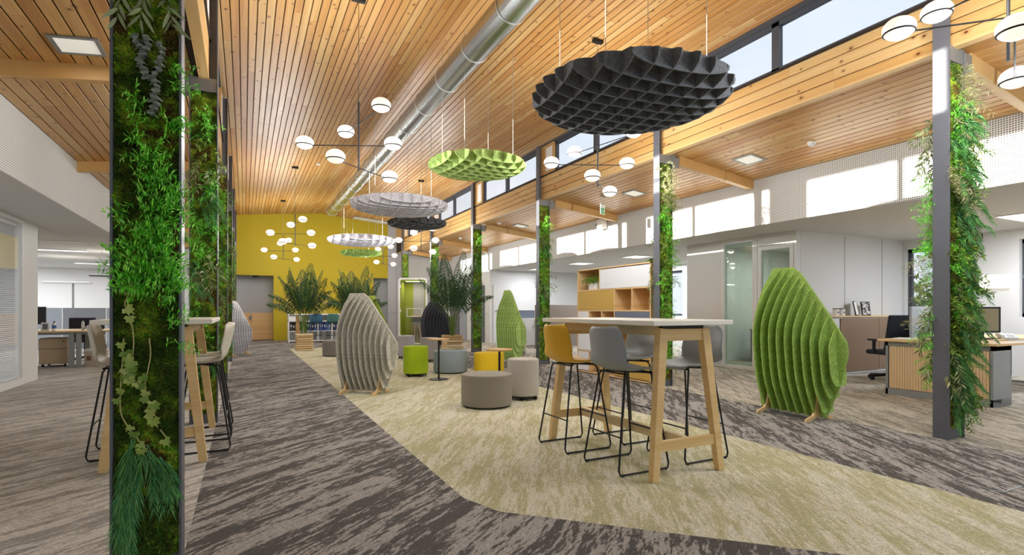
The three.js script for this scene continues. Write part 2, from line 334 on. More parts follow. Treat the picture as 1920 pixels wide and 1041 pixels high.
// an outer wall along z at x, with window openings [z0, z1, sill, head] glazed and framed
let winNo = 0;
function windowUnit(x0, x1, z0, z1, y0, y1, alongX, mat = M.frameDark, fw = 0.07) {
  const o = struct('window_' + (++winNo)), w = alongX ? x1 - x0 : z1 - z0, h = y1 - y0, d = 0.07, parts = [box(w, fw, d, 0, fw / 2, 0), box(w, fw, d, 0, h - fw / 2, 0), box(fw, h, d, -w / 2 + fw / 2, h / 2, 0), box(fw, h, d, w / 2 - fw / 2, h / 2, 0)];
  part('window_frame', merge(parts), mat, o); part('pane', box(w - 2 * fw, h - 2 * fw, 0.008, 0, h / 2, 0), M.glass, o);
  o.position.set((x0 + x1) / 2, y0, (z0 + z1) / 2); if (!alongX) o.rotation.y = Math.PI / 2; return o;
}
function wallZ(name, x0, x1, za, zb, top, holes, mat) {          // wall with its thickness x0..x1, holes along z
  const o = struct(name); let z = za; const g = [];
  for (const [h0, h1, s, t] of holes) { g.push(span(x0, x1, -0.3, top, z, h0)); g.push(span(x0, x1, -0.3, s, h0, h1)); g.push(span(x0, x1, t, top, h0, h1)); windowUnit((x0 + x1) / 2, (x0 + x1) / 2, Math.min(h0, h1), Math.max(h0, h1), s, t, false); z = h1; }
  g.push(span(x0, x1, -0.3, top, z, zb)); part('wall_surface', merge(g), mat, o); return o;
}
wallZ('wall_right', 12.3, 12.62, ZBACK, -23.4, 3.4, [[1.9, 0.6, 1.06, 2.45], [0.2, -1.6, 1.06, 2.45], [-2.5, -4.3, 1.06, 2.45], [-5.0, -6.12, 1.06, 2.45], [-9.6, -11.6, 1.0, 2.45], [-12.4, -14.4, 1.0, 2.45], [-15, -16.9, 1.0, 2.45]], M.whiteSoft);
wallZ('wall_left', -8.3, -8, ZBACK, -23.4, 3.4, [[1.8, -0.8, 0.3, 2.5], [-1, -3.8, 0.3, 2.5], [-4, -6.8, 0.3, 2.5], [-7, -9.8, 0.3, 2.5], [-12.2, -15, 0.3, 2.5], [-15.4, -18.2, 0.3, 2.5], [-18.5, -21.5, 0.3, 2.5]], M.white);
{ // wall behind the camera: three tall glazed openings towards the garden
  const o = struct('wall_entrance'), g = [], H = 5.4, z0 = ZBACK, z1 = ZBACK + 0.3, ops = [[-8.0, -2.4, 2.55], [-2.1, -0.6, 3.2], [-0.3, 5.75, 4.6], [6.0, 7.7, 3.2], [8.0, 12.2, 2.55]]; let x = -8.3;
  for (const [a, b, t] of ops) { g.push(span(x, a, -0.3, H, z0, z1), span(a, b, t, H, z0, z1), span(a, b, -0.3, 0.05, z0, z1)); const n = Math.round((b - a) / 1.4), p = (b - a) / n; for (let i = 0; i < n; i++) windowUnit(a + i * p, a + (i + 1) * p, ZBACK + 0.1, ZBACK + 0.1, 0.05, t, true); x = b; }
  g.push(span(x, 12.62, -0.3, H, z0, z1)); part('wall_surface', merge(g), M.white, o);
}

// clerestory bands: boarded fascia, glazing, header
function clerestory(x, side, ZC, sill, seed) {
  const r = rng(seed), o = struct(side > 0 ? 'wall_clerestory_right' : 'wall_clerestory_left'), bot = 3.59, rows = 4, h = (sill - bot) / rows, cols = [ZC[0] + 3.73, ...ZC, ZEND + 0.01];
  part('backing', span(x + side * 0.022, x + side * 0.14, bot + 0.02, sill - 0.02, ZBACK, ZEND), M.backing, o);
  part('header', span(x - side * 0.0, x + side * 0.14, EAVE - 0.06, EAVE + 0.12, ZBACK, ZEND), M.frameDark, o);
  part('sill_trim', span(x - side * 0.02, x + side * 0.14, sill - 0.012, sill + 0.014, ZBACK, ZEND), M.backing, o);
  part('soffit_trim', span(x - side * 0.004, x + side * 0.09, bot - 0.004, bot + 0.022, 0.6, ZEND), M.pine[0], o);
  part('side_fill', span(x, x + side * 0.14, bot, EAVE, ZBACK, cols[0] + 0.1), M.white, o);
  for (let k = 0; k + 1 < cols.length; k++) {
    const zn = cols[k], zf = cols[k + 1];
    if (k < 6) for (let i = 0; i < rows; i++) {
      const cut = lerp(zn, zf, 0.25 + 0.5 * r()), segs = k ? [[zn, cut], [cut, zf]] : [[Math.min(zn, 0.6), zf]];
      for (const [a, b] of segs) { const m = part('board', boardGeo(h - 0.010, 0.02, a - b - 0.002, r), M.pine[Math.floor(r() * 3)], o); m.rotation.z = -side * Math.PI / 2; m.position.set(x, bot + (i + 0.5) * h, (a + b) / 2); }
    }
    if (k < 6) {
      part('wood_post', span(x - side * 0.005, x + side * 0.12, sill + 0.014, EAVE - 0.05, zf - 0.06, zf + 0.55), M.pine[1], o);
      part('lining_panel', span(x - side * 0.012, x - side * 0.004, sill + 0.08, EAVE - 0.12, zf + 0.24, zf + 0.5), M.white, o);
      const a = zf + 0.54, b = zn - 0.05, m = (a + b) / 2 - 0.15;
      for (const [p, q] of [[a, m], [m, b]]) windowUnit(x + side * 0.07, x + side * 0.07, p, q, sill + 0.014, EAVE - 0.06, false, M.frameDark, 0.05);
    } else part('end_fill', span(x, x + side * 0.14, sill, EAVE, zn, zf), M.pine[1], o);
  }
}
clerestory(X1, 1, ZR, 4.08, 201);
clerestory(X0, -1, ZL, 4.02, 202);

// beams of the side bays, one per column
{
  const mk = (xa, xb, za, f, n) => {
    const o = struct('beam'); const a = [xa, f(xa) - 0.085, za], b = [xb, f(xb) - 0.085, za];
    const L = Math.hypot(b[0] - a[0], b[1] - a[1]), m = part('timber', boardGeo(0.10, 0.16, L, rng(n)), M.pine[n % 3], o); m.rotation.set(0, Math.PI / 2, 0); 
    const hold = new THREE.Group(); hold.name = 'beam_core'; o.add(hold); hold.add(m); hold.position.set((a[0] + b[0]) / 2, (a[1] + b[1]) / 2 - 0.06, za); hold.rotation.z = Math.atan2(b[1] - a[1], b[0] - a[0]);
  };
  ZR.forEach((z, i) => mk(6.12, XB + 0.02, z, lowR, i)); ZL.forEach((z, i) => mk(XL - 0.02, -0.66, z, lowL, i + 6));
}

// end wall: yellow gable with two openings, grey pier, end walls of the side bays
{
  const o = struct('wall_far'), z = ZEND;
  const gable = (x0, x1, y0) => { const pts = [[x0, y0], [x1, y0], [x1, hallY(x1) + 0.05]]; if (x0 < XR && x1 > XR) pts.push([XR, RIDGE + 0.05]); pts.push([x0, hallY(x0) + 0.05]); return extrudeShape(pts, 0.2).translate(0, 0, z - 0.2); };
  part('yellow_surface', merge(gable(X0 - 0.1, 1.01, 2.52), gable(1.01, 4.83, 0), gable(4.83, 5.44, 2.54)), M.yellow, o);
  part('grey_pier', merge(extrudeShape([[5.44, 0], [6.2, 0], [6.2, 3.7], [5.93, 3.72], [5.93, hallY(5.78)], [5.44, hallY(5.44) + 0.05]], 0.2).translate(0, 0, z - 0.16)), M.grey, o);
  part('pier_seam', merge(span(5.44, 6.2, 1.05, 1.062, z + 0.04, z + 0.046), span(5.78, 5.79, 0.02, 3.6, z + 0.04, z + 0.046)), M.greyDark, o);
  part('niche_back', merge(span(X0 - 0.1, 1.4, 0, 2.6, z - 1.0, z - 0.9), span(X0 - 0.1, 1.4, 2.6, 2.75, z - 1, z - 0.2)), M.grey, o);
  part('recess_back', merge(span(4.6, 6.3, 0, 2.7, z - 0.95, z - 0.85), span(4.6, 6.3, 2.56, 2.7, z - 0.9, z - 0.2)), M.grey, o);
  part('side_surface', merge(span(6.2, 12.6, -0.2, 3.7, z - 0.5, z - 0.1), span(-8.3, X0 - 0.05, -0.2, 3.8, z - 0.7, z - 0.6), span(X0 - 0.15, X0 - 0.05, -0.2, 3.8, z - 0.7, z)), M.white, o);
  // soft lettering printed on the yellow surface
  const font = await new FontLoader().loadAsync('fonts/droid/droid_sans_regular.typeface.json').catch(() => null) ?? await new FontLoader().loadAsync('fonts/droid/droid_sans_bold.typeface.json');
  const line = (s, x, y, h = 0.17) => new TextGeometry(s, { font, size: h, depth: 0.004, curveSegments: 2, bevelEnabled: false }).translate(x, y, z + 0.002);
  part('lettering', merge(line('le c', 1.42, 1.66), line('ment', 2.5, 1.66), line('et ca', 1.42, 1.47), line('euse', 2.5, 1.45), line('In four', 1.42, 1.27), line('ami', 2.5, 1.25), line('nou', 1.42, 1.09), line('idées.', 2.4, 1.08)), std({ color: 0xe3d28c, roughness: 0.7 }), o);
}
// right wing: cross wall far back, glazed office, cross wall with white panels
{
  const o = struct('wall_cross'); part('wall_surface', span(7.88, 12.3, 0, SOFF, -17.45, -17.3), M.whiteSoft, o);
  part('corridor_wall', span(7.88, 8.0, 0, SOFF, -22.4, -17.45), M.whiteSoft, o);
  for (const [za, zb, m] of [[-21.3, -20.3, M.greyDark], [-20.2, -19.5, M.screenGrey], [-18.7, -17.75, M.greyDark]]) {
    const d = struct('door'); part('door_leaf', rbox(0.045, 2.1, za < 0 ? Math.abs(zb - za) : 1, 0.006, 7.86, 1.05, (za + zb) / 2), m, d); part('door_handle', merge(bar([7.83, 1.0, zb - 0.1], [7.83, 1.0, zb - 0.2], 0.01), bar([7.83, 1.0, zb - 0.1], [7.86, 1.0, zb - 0.1], 0.01)), M.metalGrey, d);
  }
  const d = struct('door'); part('door_leaf', rbox(0.9, 2.1, 0.045, 0.006, 8.05 + 0.4, 1.05, -17.28), M.whiteSoft, d); part('door_handle', merge(bar([8.08, 1.16, -17.22], [8.22, 1.16, -17.22], 0.012), bar([8.08, 1.16, -17.22], [8.08, 1.16, -17.26], 0.01)), M.black, d);

  const g = struct('wall_office'), xg = 8.9;
  part('solid_panel', span(xg, xg + 0.08, 0, SOFF, -7.86, -8.75), M.whiteSoft, g);
  part('rear_surface', merge(span(xg, 12.3, 0, SOFF, -8.83, -8.75)), M.whiteSoft, g);
  part('cross_surface', span(xg + 0.1, 12.3, 0, SOFF, -6.29, -6.17), M.whiteSoft, g);
  part('panel_seam', merge([10.3, 11.55].map((x) => span(x, x + 0.012, 0.02, SOFF - 0.02, -6.17, -6.164))), M.grey, g);
  // fixed pane
  const w = struct('window_' + (++winNo));
  const fr = (z0, z1, y0, y1, f, d = 0.09) => merge(span(xg - 0.01, xg + d, y0, y1, z0, z0 - f), span(xg - 0.01, xg + d, y0, y1, z1 + f, z1), span(xg - 0.01, xg + d, y0, y0 + f, z0 - f, z1 + f), span(xg - 0.01, xg + d, y1 - f, y1, z0 - f, z1 + f));
  part('window_frame', fr(-7.052, -7.858, 0, SOFF - 0.002, 0.06), M.frameWhite, w); part('pane', span(xg + 0.035, xg + 0.045, 0.06, 2.54, -7.11, -7.8), M.glassTint, w);
  const dr = struct('door'); part('door_frame', merge(fr(-6.18, -7.05, 0, SOFF - 0.002, 0.05, 0.11), span(xg, xg + 0.09, 2.42, SOFF - 0.054, -6.232, -6.998)), M.frameWhite, dr);
  part('door_stile', fr(-6.24, -6.99, 0.02, 2.41, 0.075, 0.06), M.frameWhite, dr); part('pane', span(xg + 0.02, xg + 0.03, 0.1, 2.33, -6.31, -6.93), M.glassTint, dr);
  part('door_handle', merge(bar([xg - 0.06, 1.04, -6.86], [xg - 0.06, 1.04, -6.98], 0.011), bar([xg - 0.06, 1.04, -6.97], [xg, 1.04, -6.97], 0.011), bar([xg - 0.02, 0.94, -6.965], [xg - 0.005, 0.94, -6.965], 0.022)), M.metalGrey, dr);
  // left glazed room with blinds
  const lw = struct('wall_room'), xl = -3.15;
  part('corner_panel', span(xl - 0.1, xl, 0, SOFF, -11.05, -11.72), M.whiteSoft, lw);
  part('rear_surface', span(-8, xl - 0.1, 0, SOFF, -11.72, -11.62), M.white, lw);
  const lf = struct('window_' + (++winNo)), fl = (z0, z1, y0, y1, f) => merge(span(xl - 0.08, xl + 0.012, y0, y1, z0, z0 - f), span(xl - 0.08, xl + 0.012, y0, y1, z1 + f, z1), span(xl - 0.08, xl + 0.012, y0, y0 + f * 1.6, z0 - f, z1 + f), span(xl - 0.08, xl + 0.012, y1 - f, y1, z0 - f, z1 + f));
  part('window_frame', fl(-8.2, -11.05, 0, SOFF, 0.07), M.frameWhite, lf); part('pane', span(xl - 0.02, xl - 0.012, 0.11, SOFF - 0.07, -8.27, -10.98), M.glass, lf);
  part('room_wall', merge(span(xl - 0.1, xl, 0, SOFF, ZBACK, -8.2)), M.white, lw);
  const bl = thing('venetian_blind', 'white slatted venetian blind behind the glass at the far left', 'blind', [xl - 0.07, 0.12, -9.6]);
  const slat = box(0.026, 0.002, 2.7).rotateZ(0.6), sm = std({ color: 0xb9bdc0, roughness: 0.5 });
  for (let i = 0; i < 84; i++) { const s = part('slat', slat, sm, bl); s.position.y = 0.03 + i * 0.0285; }
  part('head_rail', box(0.03, 0.04, 2.7, 0, 2.4, 0), M.frameWhite, bl);
}

// ------------------------------------------------------------------ duct
{
  const o = thing('ventilation_duct', 'long round galvanised steel ventilation duct running under the ridge of the wooden ceiling', 'duct', [2.7, 4.62, 0]);
  const R = 0.185, zs = [1.5]; for (let z = -0.1; z > -18.6; z -= 1.05) zs.push(z); zs.push(-19.0);
  for (let i = 0; i + 1 < zs.length; i++) {
    const L = zs[i] - zs[i + 1], g = new THREE.CylinderGeometry(R, R, L, 48, 1, true).rotateX(Math.PI / 2).translate(0, 0, (zs[i] + zs[i + 1]) / 2);
    part('duct_section', metric(g, 3), M.galv, o);
    part('joint_ring', new THREE.TorusGeometry(R + 0.003, 0.008, 8, 48).translate(0, 0, zs[i + 1]), M.galvRing, o);
  }
  part('end_cap', new THREE.CircleGeometry(R, 40).translate(0, 0, -18.99), M.galv, o);
  const hg = []; for (let z = -1.1; z > -18.8; z -= 2.1) hg.push(bar([0, R, z], [0, hallY(2.7) - 4.62, z], 0.004, 6));
  part('hanger', merge(hg), M.galvRing, o);
}

// ------------------------------------------------------------------ chandeliers
function chandelier(label, x, z, y = 3.15) {
  const o = thing('chandelier', label, 'chandelier', [x, y, z], 0, 'black rod chandeliers with opal globes'), top = hallY(x) - y;
  part('mast', cyl(0.011, 0.011, 0.82, 0, -0.30, 0, 12), M.black, o);
  part('cable', cyl(0.003, 0.003, top - 0.52, 0, 0.52, 0, 6), M.black, o);
  const cg = rbox(0.16, 0.05, 0.06, 0.008, 0, top - 0.028, 0); part('canopy', cg, M.black, o);
  for (const [h, a, b] of [[0.27, [-0.07, -0.47], [0.13, 0.60]], [0, [-0.58, -0.27], [0.37, 0.17]], [-0.28, [-0.31, 0.31], [0.45, -0.32]]]) {
    const la = Math.hypot(...a), lb = Math.hypot(...b), ka = (la - 0.095) / la, kb = (lb - 0.095) / lb;
    part('arm', bar([a[0] * ka, h, a[1] * ka], [b[0] * kb, h, b[1] * kb], 0.0065, 8), M.black, o);
    for (const e of [a, b]) {
      const g = part('globe', chandelier.globe ??= new THREE.SphereGeometry(0.105, 32, 24).scale(1, 0.74, 1), M.globe, o); g.position.set(e[0], h + 0.03, e[1]); g.castShadow = false;
      part('globe_ring', chandelier.ring ??= new THREE.TorusGeometry(0.0965, 0.0065, 8, 40).rotateX(Math.PI / 2).translate(0, -0.031, 0), M.black, g);
      const l = new THREE.PointLight(new THREE.Color(0.985, 0.985, 0.985), GLOBE_LIGHT, 0, 2); l.position.set(0, -0.01, 0); l.castShadow = true; l.shadow.radius = 5; l.name = 'globe_light'; g.add(l);
    }
  }
  return o;
}
chandelier('chandelier of six opal globes hanging nearest the left plant columns, beside the steel duct', 1.22, -6.46);
chandelier('chandelier hanging below the big black acoustic disc in front of the fascia', 4.34, -5.95, 3.18);
chandelier('chandelier cut by the frame in front of the first right plant column', 4.7, -1.7, 3.2).rotation.y = -0.35;
chandelier('chandelier in front of the yellow wall, the nearer and higher of the crossing pair', 1.18, -14.8, 3.17);
chandelier('chandelier in front of the yellow wall, the farther and lower of the crossing pair', 1.18, -19.5, 3.2);
chandelier('farthest chandelier, beside the small green disc at the edge of the yellow wall', 4.52, -19.3);
chandelier('chandelier hanging below the small black acoustic disc near the phone booth', 4.50, -14.6);

// ------------------------------------------------------------------ acoustic discs: two crossing sets of felt fins
function disc(label, R, hex, x, y, z, turn, n) {
  const o = thing('acoustic_disc', label, 'acoustic panel', [x, y, z], turn, 'felt lattice discs hung from the ceiling'), mat = M.felt(hex, n * 7 + R * 10), T = 0.013;
  const up = 0.105 * (R / 1.0) ** 0.6, dn = 0.15 * (R / 1.0) ** 0.7, edge = (r) => Math.sqrt(Math.max(0, 1 - Math.pow(r / R, 4)));
  for (const dir of [0, 1]) for (let i = 0; i < n; i++) {
    const s = (i - (n - 1) / 2) * 2 * R * 0.94 / (n - 0.2), L = Math.sqrt(R * R - s * s) * 0.995, P = [], K = 18;
    for (let k = 0; k <= K; k++) { const u = -L * Math.cos(Math.PI * k / K); P.push([u, up * edge(Math.hypot(u, s)) + 0.002]); }
    for (let k = K - 1; k > 0; k--) { const u = -L * Math.cos(Math.PI * k / K); P.push([u, -dn * edge(Math.hypot(u, s)) * (1 - 0.0 * u) - 0.002]); }
    const g = extrudeShape(P, T - 0.004, 0.002).translate(0, 0, s - T / 2); if (dir) g.rotateY(Math.PI / 2);
    part('fin', g, mat, o);
  }
  const c = Math.cos(turn), sn = Math.sin(turn);
  for (const [a, b] of [[-0.55, -0.5], [0.55, -0.5], [0.55, 0.5], [-0.55, 0.5]]) { const lx = a * R, lz = b * R, wx = x + lx * c + lz * sn; part('cable', cyl(0.0035, 0.0035, hallY(wx) - y - 0.02, lx, 0.02, lz, 6), M.cable, o); }
  return o;
}
disc('big charcoal felt lattice disc, the nearest one hanging at the upper right', 0.955, 0x63686d, 3.352, 3.262, -4.078, -0.14, 10);
disc('bright green felt lattice disc hanging under the steel duct, second from the camera', 0.72, 0xa6c070, 3.07, 3.32, -7.19, 0.1, 8);
disc('large white felt lattice disc hanging above the small black one', 1.0, 0xe6e6f2, 2.86, 3.35, -10.77, -0.1, 10);
disc('small charcoal felt lattice disc hanging behind the large white one', 0.72, 0x63686d, 3.78, 3.32, -12.6, 0.12, 7);
disc('white felt lattice disc hanging in front of the yellow wall', 1.0, 0xe0e0ec, 3.17, 3.31, -16.33, -0.08, 9);
disc('small green felt lattice disc farthest away, just under the far white disc', 0.72, 0x9fc06a, 3.69, 3.22, -19.1, 0.1, 7);

// ------------------------------------------------------------------ felt floor dividers with curved fins
const OUT_L = [[0.12, 0], [0.03, 0.25], [0, 0.5], [0.015, 0.63], [0.1, 0.83], [0.2, 0.955], [0.26, 0.99]], OUT_R = [[0.80, 0], [0.93, 0.22], [1.0, 0.42], [0.985, 0.5], [0.78, 0.72], [0.54, 0.96], [0.46, 0.995]];
const along = (o, y) => { for (let i = 0; i + 1 < o.length; i++) if (y <= o[i + 1][1]) { const t = (y - o[i][1]) / (o[i + 1][1] - o[i][1]); return lerp(o[i][0], o[i + 1][0], clamp(t)); } return o[o.length - 1][0]; };
const smoothL = (y) => { let s = 0; for (const d of [-0.06, -0.03, 0, 0.03, 0.06]) s += along(OUT_L, clamp(y + d)); return s / 5; };
function divider(label, hex, W, H, pos, turn, mir = 1, group = 'curved felt floor dividers') {
  const o = thing('floor_divider', label, 'divider', pos, turn, group), mat = M.felt(hex, W * 11 + H), y0 = 0.045, out = [];
  for (let i = 0; i <= 30; i++) out.push([(smoothL(i / 30) - 0.5) * W * mir, y0 + i / 30 * (H - y0)]);
  for (let i = 30; i >= 0; i--) out.push([(along(OUT_R, i / 30) - 0.5) * W * mir, y0 + i / 30 * (H - y0)]);
  part('core_board', extrudeShape(mir < 0 ? out.reverse() : out, 0.016, 0.004).translate(0, 0, -0.008), mat, o);
  const n = 11, T = 0.011, D = 0.125;
  for (const side of [1, -1]) for (let k = 1; k < n; k++) {
    const off = k * 0.975 / n, pts = [];
    for (let i = 0; i <= 60; i++) { const y = i / 60, s = smoothL(y) + off; if (s <= along(OUT_R, y) + 0.002) pts.push([(s - 0.5) * W * mir, y0 + y * (H - y0)]); else if (pts.length > 3 && y > 0.5) break; else if (y < 0.5) pts.length = 0; }
    if (pts.length < 9) continue;
    const P = [], I = [], U = [], m = pts.length;
    pts.forEach(([x, y], i) => {
      const t = i / (m - 1), a = pts[Math.max(0, i - 1)], b = pts[Math.min(m - 1, i + 1)], l = Math.hypot(b[0] - a[0], b[1] - a[1]), nx = (b[1] - a[1]) / l * T / 2, ny = -(b[0] - a[0]) / l * T / 2;
      const d = (0.004 + D * Math.min(1, Math.pow(Math.sin(Math.PI * clamp(t * 0.86 + 0.14)) * 1.25, 0.7))) * side;
      P.push(x + nx, y + ny, 0, x + nx, y + ny, d, x - nx, y - ny, d, x - nx, y - ny, 0); U.push(0, y, 0.09, y, 0.1, y, 0.19, y);
      if (i) for (let q = 0; q < 4; q++) { const A = (i - 1) * 4 + q, B = (i - 1) * 4 + (q + 1) % 4; I.push(A, B, A + 4, B, B + 4, A + 4); }
    });
    I.push(0, 2, 1, 0, 3, 2); const e = (m - 1) * 4; I.push(e, e + 1, e + 2, e, e + 2, e + 3);
    let g = new THREE.BufferGeometry(); g.setAttribute('position', new THREE.Float32BufferAttribute(P, 3)); g.setAttribute('uv', new THREE.Float32BufferAttribute(U, 2)); g.setIndex(side > 0 ? I : I.reverse()); g = g.toNonIndexed(); g.computeVertexNormals();
    part('fin', g, mat, o);
  }
  const arch = []; for (const [a, b] of [[-0.23, 0], [-0.22, 0.025], [-0.12, 0.05], [-0.07, 0.1], [-0.045, 0.18], [-0.03, 0.3], [0.03, 0.3], [0.045, 0.18], [0.07, 0.1], [0.12, 0.05], [0.22, 0.025], [0.23, 0], [0.16, 0], [0.05, 0.04], [-0.05, 0.04], [-0.16, 0]]) arch.push([a, b]);
  for (const s of [-0.30, 0.22]) part('foot', metric(extrudeShape(arch, 0.018, 0.003).rotateY(Math.PI / 2)).translate(s * W * mir, 0.003, 0), M.beech, o);
  return o;
}
const dv = Math.PI / 2;
divider('tall green felt divider standing by the first right plant column', 0x93b356, 1.13, 1.66, [5.5, 0, -3.82], -dv, 1);
divider('white felt divider standing on the pale carpet in the middle of the hall', 0xb9b5a6, 1.0, 1.42, [1.55, 0, -7.65], -0.75, 1);
divider('pale green felt divider standing between two right plant columns behind the ottomans', 0xb4d07c, 1.13, 1.64, [5.42, 0, -10.75], -dv + 0.06, 1);
divider('charcoal felt divider standing behind the right-hand palm planter', 0x3a3a40, 1.12, 1.44, [5.62, 0, -16.4], -0.2, 1);
divider('pale grey felt divider standing beside the last left plant columns', 0xc9c9cc, 1.12, 1.42, [-0.18, 0, -15.6], 0.95, 1);
divider('olive green felt divider half hidden behind the white one', 0x8fa03f, 1.1, 1.6, [3.42, 0, -15.6], 0.75, 1);

// ------------------------------------------------------------------ high tables and stools
function highTable(label, pos) {
  const o = thing('high_table', label, 'table', pos, 0, 'high tables'), zl = 0.67, L = 0.04;
  part('table_top', rbox(0.76, 0.036, 1.48, 0.006, 0, 1.092, 0), M.tableTop, o);
  for (const s of [-1, 1]) for (const t of [-1, 1]) part('leg', metric(beam([t * 0.315, 0, s * zl], [t * 0.2, 1.05, s * (zl - 0.05)], 0.058, 0.05, 0.075, 0.062)), M.oakYellow, o);
  for (const s of [-1, 1]) { part('top_rail', metric(rbox(0.40, 0.085, 0.045, 0.004, 0, 1.005, s * (zl - 0.05))), M.oakYellow, o); part('stretcher', metric(rbox(0.555, 0.075, 0.035, 0.004, 0, 0.235, s * (zl - 0.012))), M.oakYellow, o); }
  part('long_rail', metric(rbox(0.045, 0.075, 1.28, 0.004, 0, 0.24, 0)), M.oak, o);
  for (const t of [-1, 1]) part('apron', metric(rbox(0.03, 0.07, 1.2, 0.004, t * 0.2, 1.035, 0)), M.oak, o);
  for (const s of [-1, 1]) part('spacer', merge(...[-1, 1].map((t) => box(0.2, 0.026, 0.05, t * 0.1, 1.062, s * 0.6))), M.black, o);
  return o;
}
highTable('high oak table with a white top in the foreground, four stools around it', [2.82, 0, -3.46]);
highTable('high oak table with a white top half hidden behind the nearest plant column', [-0.60, 0, -5.43]);

const shellGeo = (() => {
  const C = new THREE.CatmullRomCurve3([V(0.215, 0.725, 0), V(0.19, 0.742, 0), V(0.08, 0.738, 0), V(-0.06, 0.735, 0), V(-0.15, 0.752, 0), V(-0.195, 0.81, 0), V(-0.215, 0.89, 0), V(-0.235, 0.99, 0), V(-0.245, 1.055, 0)]);
  const N = 36, K = 14, T = 0.011, row = (t) => { const p = C.getPoint(t); let w = lerp(0.185, 0.215, sstep(0, 0.35, t)) * lerp(1, 0.9, sstep(0.6, 1, t)); if (t > 0.86) w *= 1 - 0.28 * Math.pow((t - 0.86) / 0.14, 3); if (t < 0.08) w *= 1 - 0.12 * Math.pow((0.08 - t) / 0.08, 2); return [p, w]; };
  const P = [], I = [];
  const at = (t, s) => { const [p, w] = row(t), b = sstep(0.45, 0.75, t), e = s * s; return V(p.x + 0.055 * e * b, p.y + 0.028 * e * (1 - b) * sstep(0, 0.3, t), s * w); };
  for (const q of [0, 1]) for (let i = 0; i <= N; i++) for (let j = 0; j <= K; j++) {
    const t = i / N, s = j / K * 2 - 1, a = at(t, s); if (q) { const d = 0.01, n = at(Math.min(1, t + d), s).sub(at(Math.max(0, t - d), s)).cross(at(t, Math.min(1, s + d)).sub(at(t, Math.max(-1, s - d)))).normalize(); a.addScaledVector(n, -T); } P.push(a.x, a.y, a.z);
  }
  const id = (q, i, j) => q * (N + 1) * (K + 1) + i * (K + 1) + j;
  for (const q of [0, 1]) for (let i = 0; i < N; i++) for (let j = 0; j < K; j++) { const a = id(q, i, j), b = id(q, i, j + 1), c = id(q, i + 1, j + 1), d = id(q, i + 1, j); q ? I.push(a, b, c, a, c, d) : I.push(a, c, b, a, d, c); }
  const strip = (f) => { for (let k = 0; k + 1 < f.length; k++) { const [a, b] = f[k], [c, d] = f[k + 1]; I.push(a, b, d, a, d, c); } };
  strip([...Array(N + 1).keys()].map((i) => [id(0, i, 0), id(1, i, 0)])); strip([...Array(N + 1).keys()].map((i) => [id(1, i, K), id(0, i, K)]));
  strip([...Array(K + 1).keys()].map((j) => [id(1, 0, j), id(0, 0, j)])); strip([...Array(K + 1).keys()].map((j) => [id(0, N, j), id(1, N, j)]));
  const g = new THREE.BufferGeometry(); g.setAttribute('position', new THREE.Float32BufferAttribute(P, 3)); g.setIndex(I); g.computeVertexNormals(); g.setAttribute('uv', new THREE.Float32BufferAttribute(new Float32Array(P.length / 3 * 2), 2)); return g;
})();
const rodGeo = [-1, 1].map((s) => poly([[0.02, 0.715, s * 0.03], [0.13, 0.715, s * 0.15], [0.235, 0.009, s * 0.215], [-0.235, 0.009, s * 0.215], [-0.13, 0.715, s * 0.15], [-0.02, 0.715, s * 0.03]], 0.0075));
const crossGeo = [-1, 1].map((t) => bar([t * 0.198, 0.27, -0.19], [t * 0.198, 0.27, 0.19], 0.006, 7));
const seatBarGeo = merge(bar([0.13, 0.715, -0.15], [0.13, 0.715, 0.15], 0.007), bar([-0.13, 0.715, -0.15], [-0.13, 0.715, 0.15], 0.007), rbox(0.2, 0.012, 0.2, 0.004, 0, 0.724, 0));
const tipGeo = merge(...[-1, 1].flatMap((s) => [-1, 1].map((t) => cyl(0.01, 0.01, 0.012, t * 0.2, 0, s * 0.215, 8))));
function stool(label, mat, x, z, turn, group) {                // faces +x at turn 0
  const o = thing('bar_stool', label, 'stool', [x, 0.001, z], turn, group);
  part('seat_shell', shellGeo, mat, o); for (const g of rodGeo) part('sled_leg', g, M.black, o); for (const g of crossGeo) part('footrest', g, M.black, o); part('seat_mount', seatBarGeo, M.black, o); part('glide', tipGeo, M.blackMat, o);
  return o;
}
const gA = 'stools around the foreground high table', gB = 'stools at the high table behind the plant column', gC = 'stools at the far white counter';
stool('mustard yellow shell bar stool on black sled legs at the foreground table', M.plasticYellow, 2.565, -3.86, 0, gA);
stool('grey shell bar stool with its back to the camera, right beside the yellow stool', M.plasticGrey, 2.585, -3.19, 0, gA);
stool('grey shell bar stool across the foreground table, behind its near right leg', M.plasticGrey, 3.22, -3.2, Math.PI, gA);
stool('grey shell bar stool across the foreground table, facing the yellow one', M.plasticGrey, 3.16, -3.88, Math.PI, gA);
stool('beige shell bar stool left of the nearest plant column', M.plasticBeige, -0.875, -5.36, 0.05, gB);
stool('nearer of two beige bar stools on the aisle side of the half hidden table', M.plasticBeige, -0.335, -5.25, Math.PI, gB);
stool('farther of two beige bar stools on the aisle side of the half hidden table', M.plasticBeige, -0.335, -5.89, Math.PI, gB);
stool('blue shell bar stool at the far white counter, right of the potted palm', M.plasticBlue, 2.28, -20.05, -dv + Math.PI, gC);
stool('teal shell bar stool at the far white counter, half behind the palm', std({ color: 0x4f7f78, roughness: 0.5 }), 2.85, -20.05, -dv + Math.PI, gC);

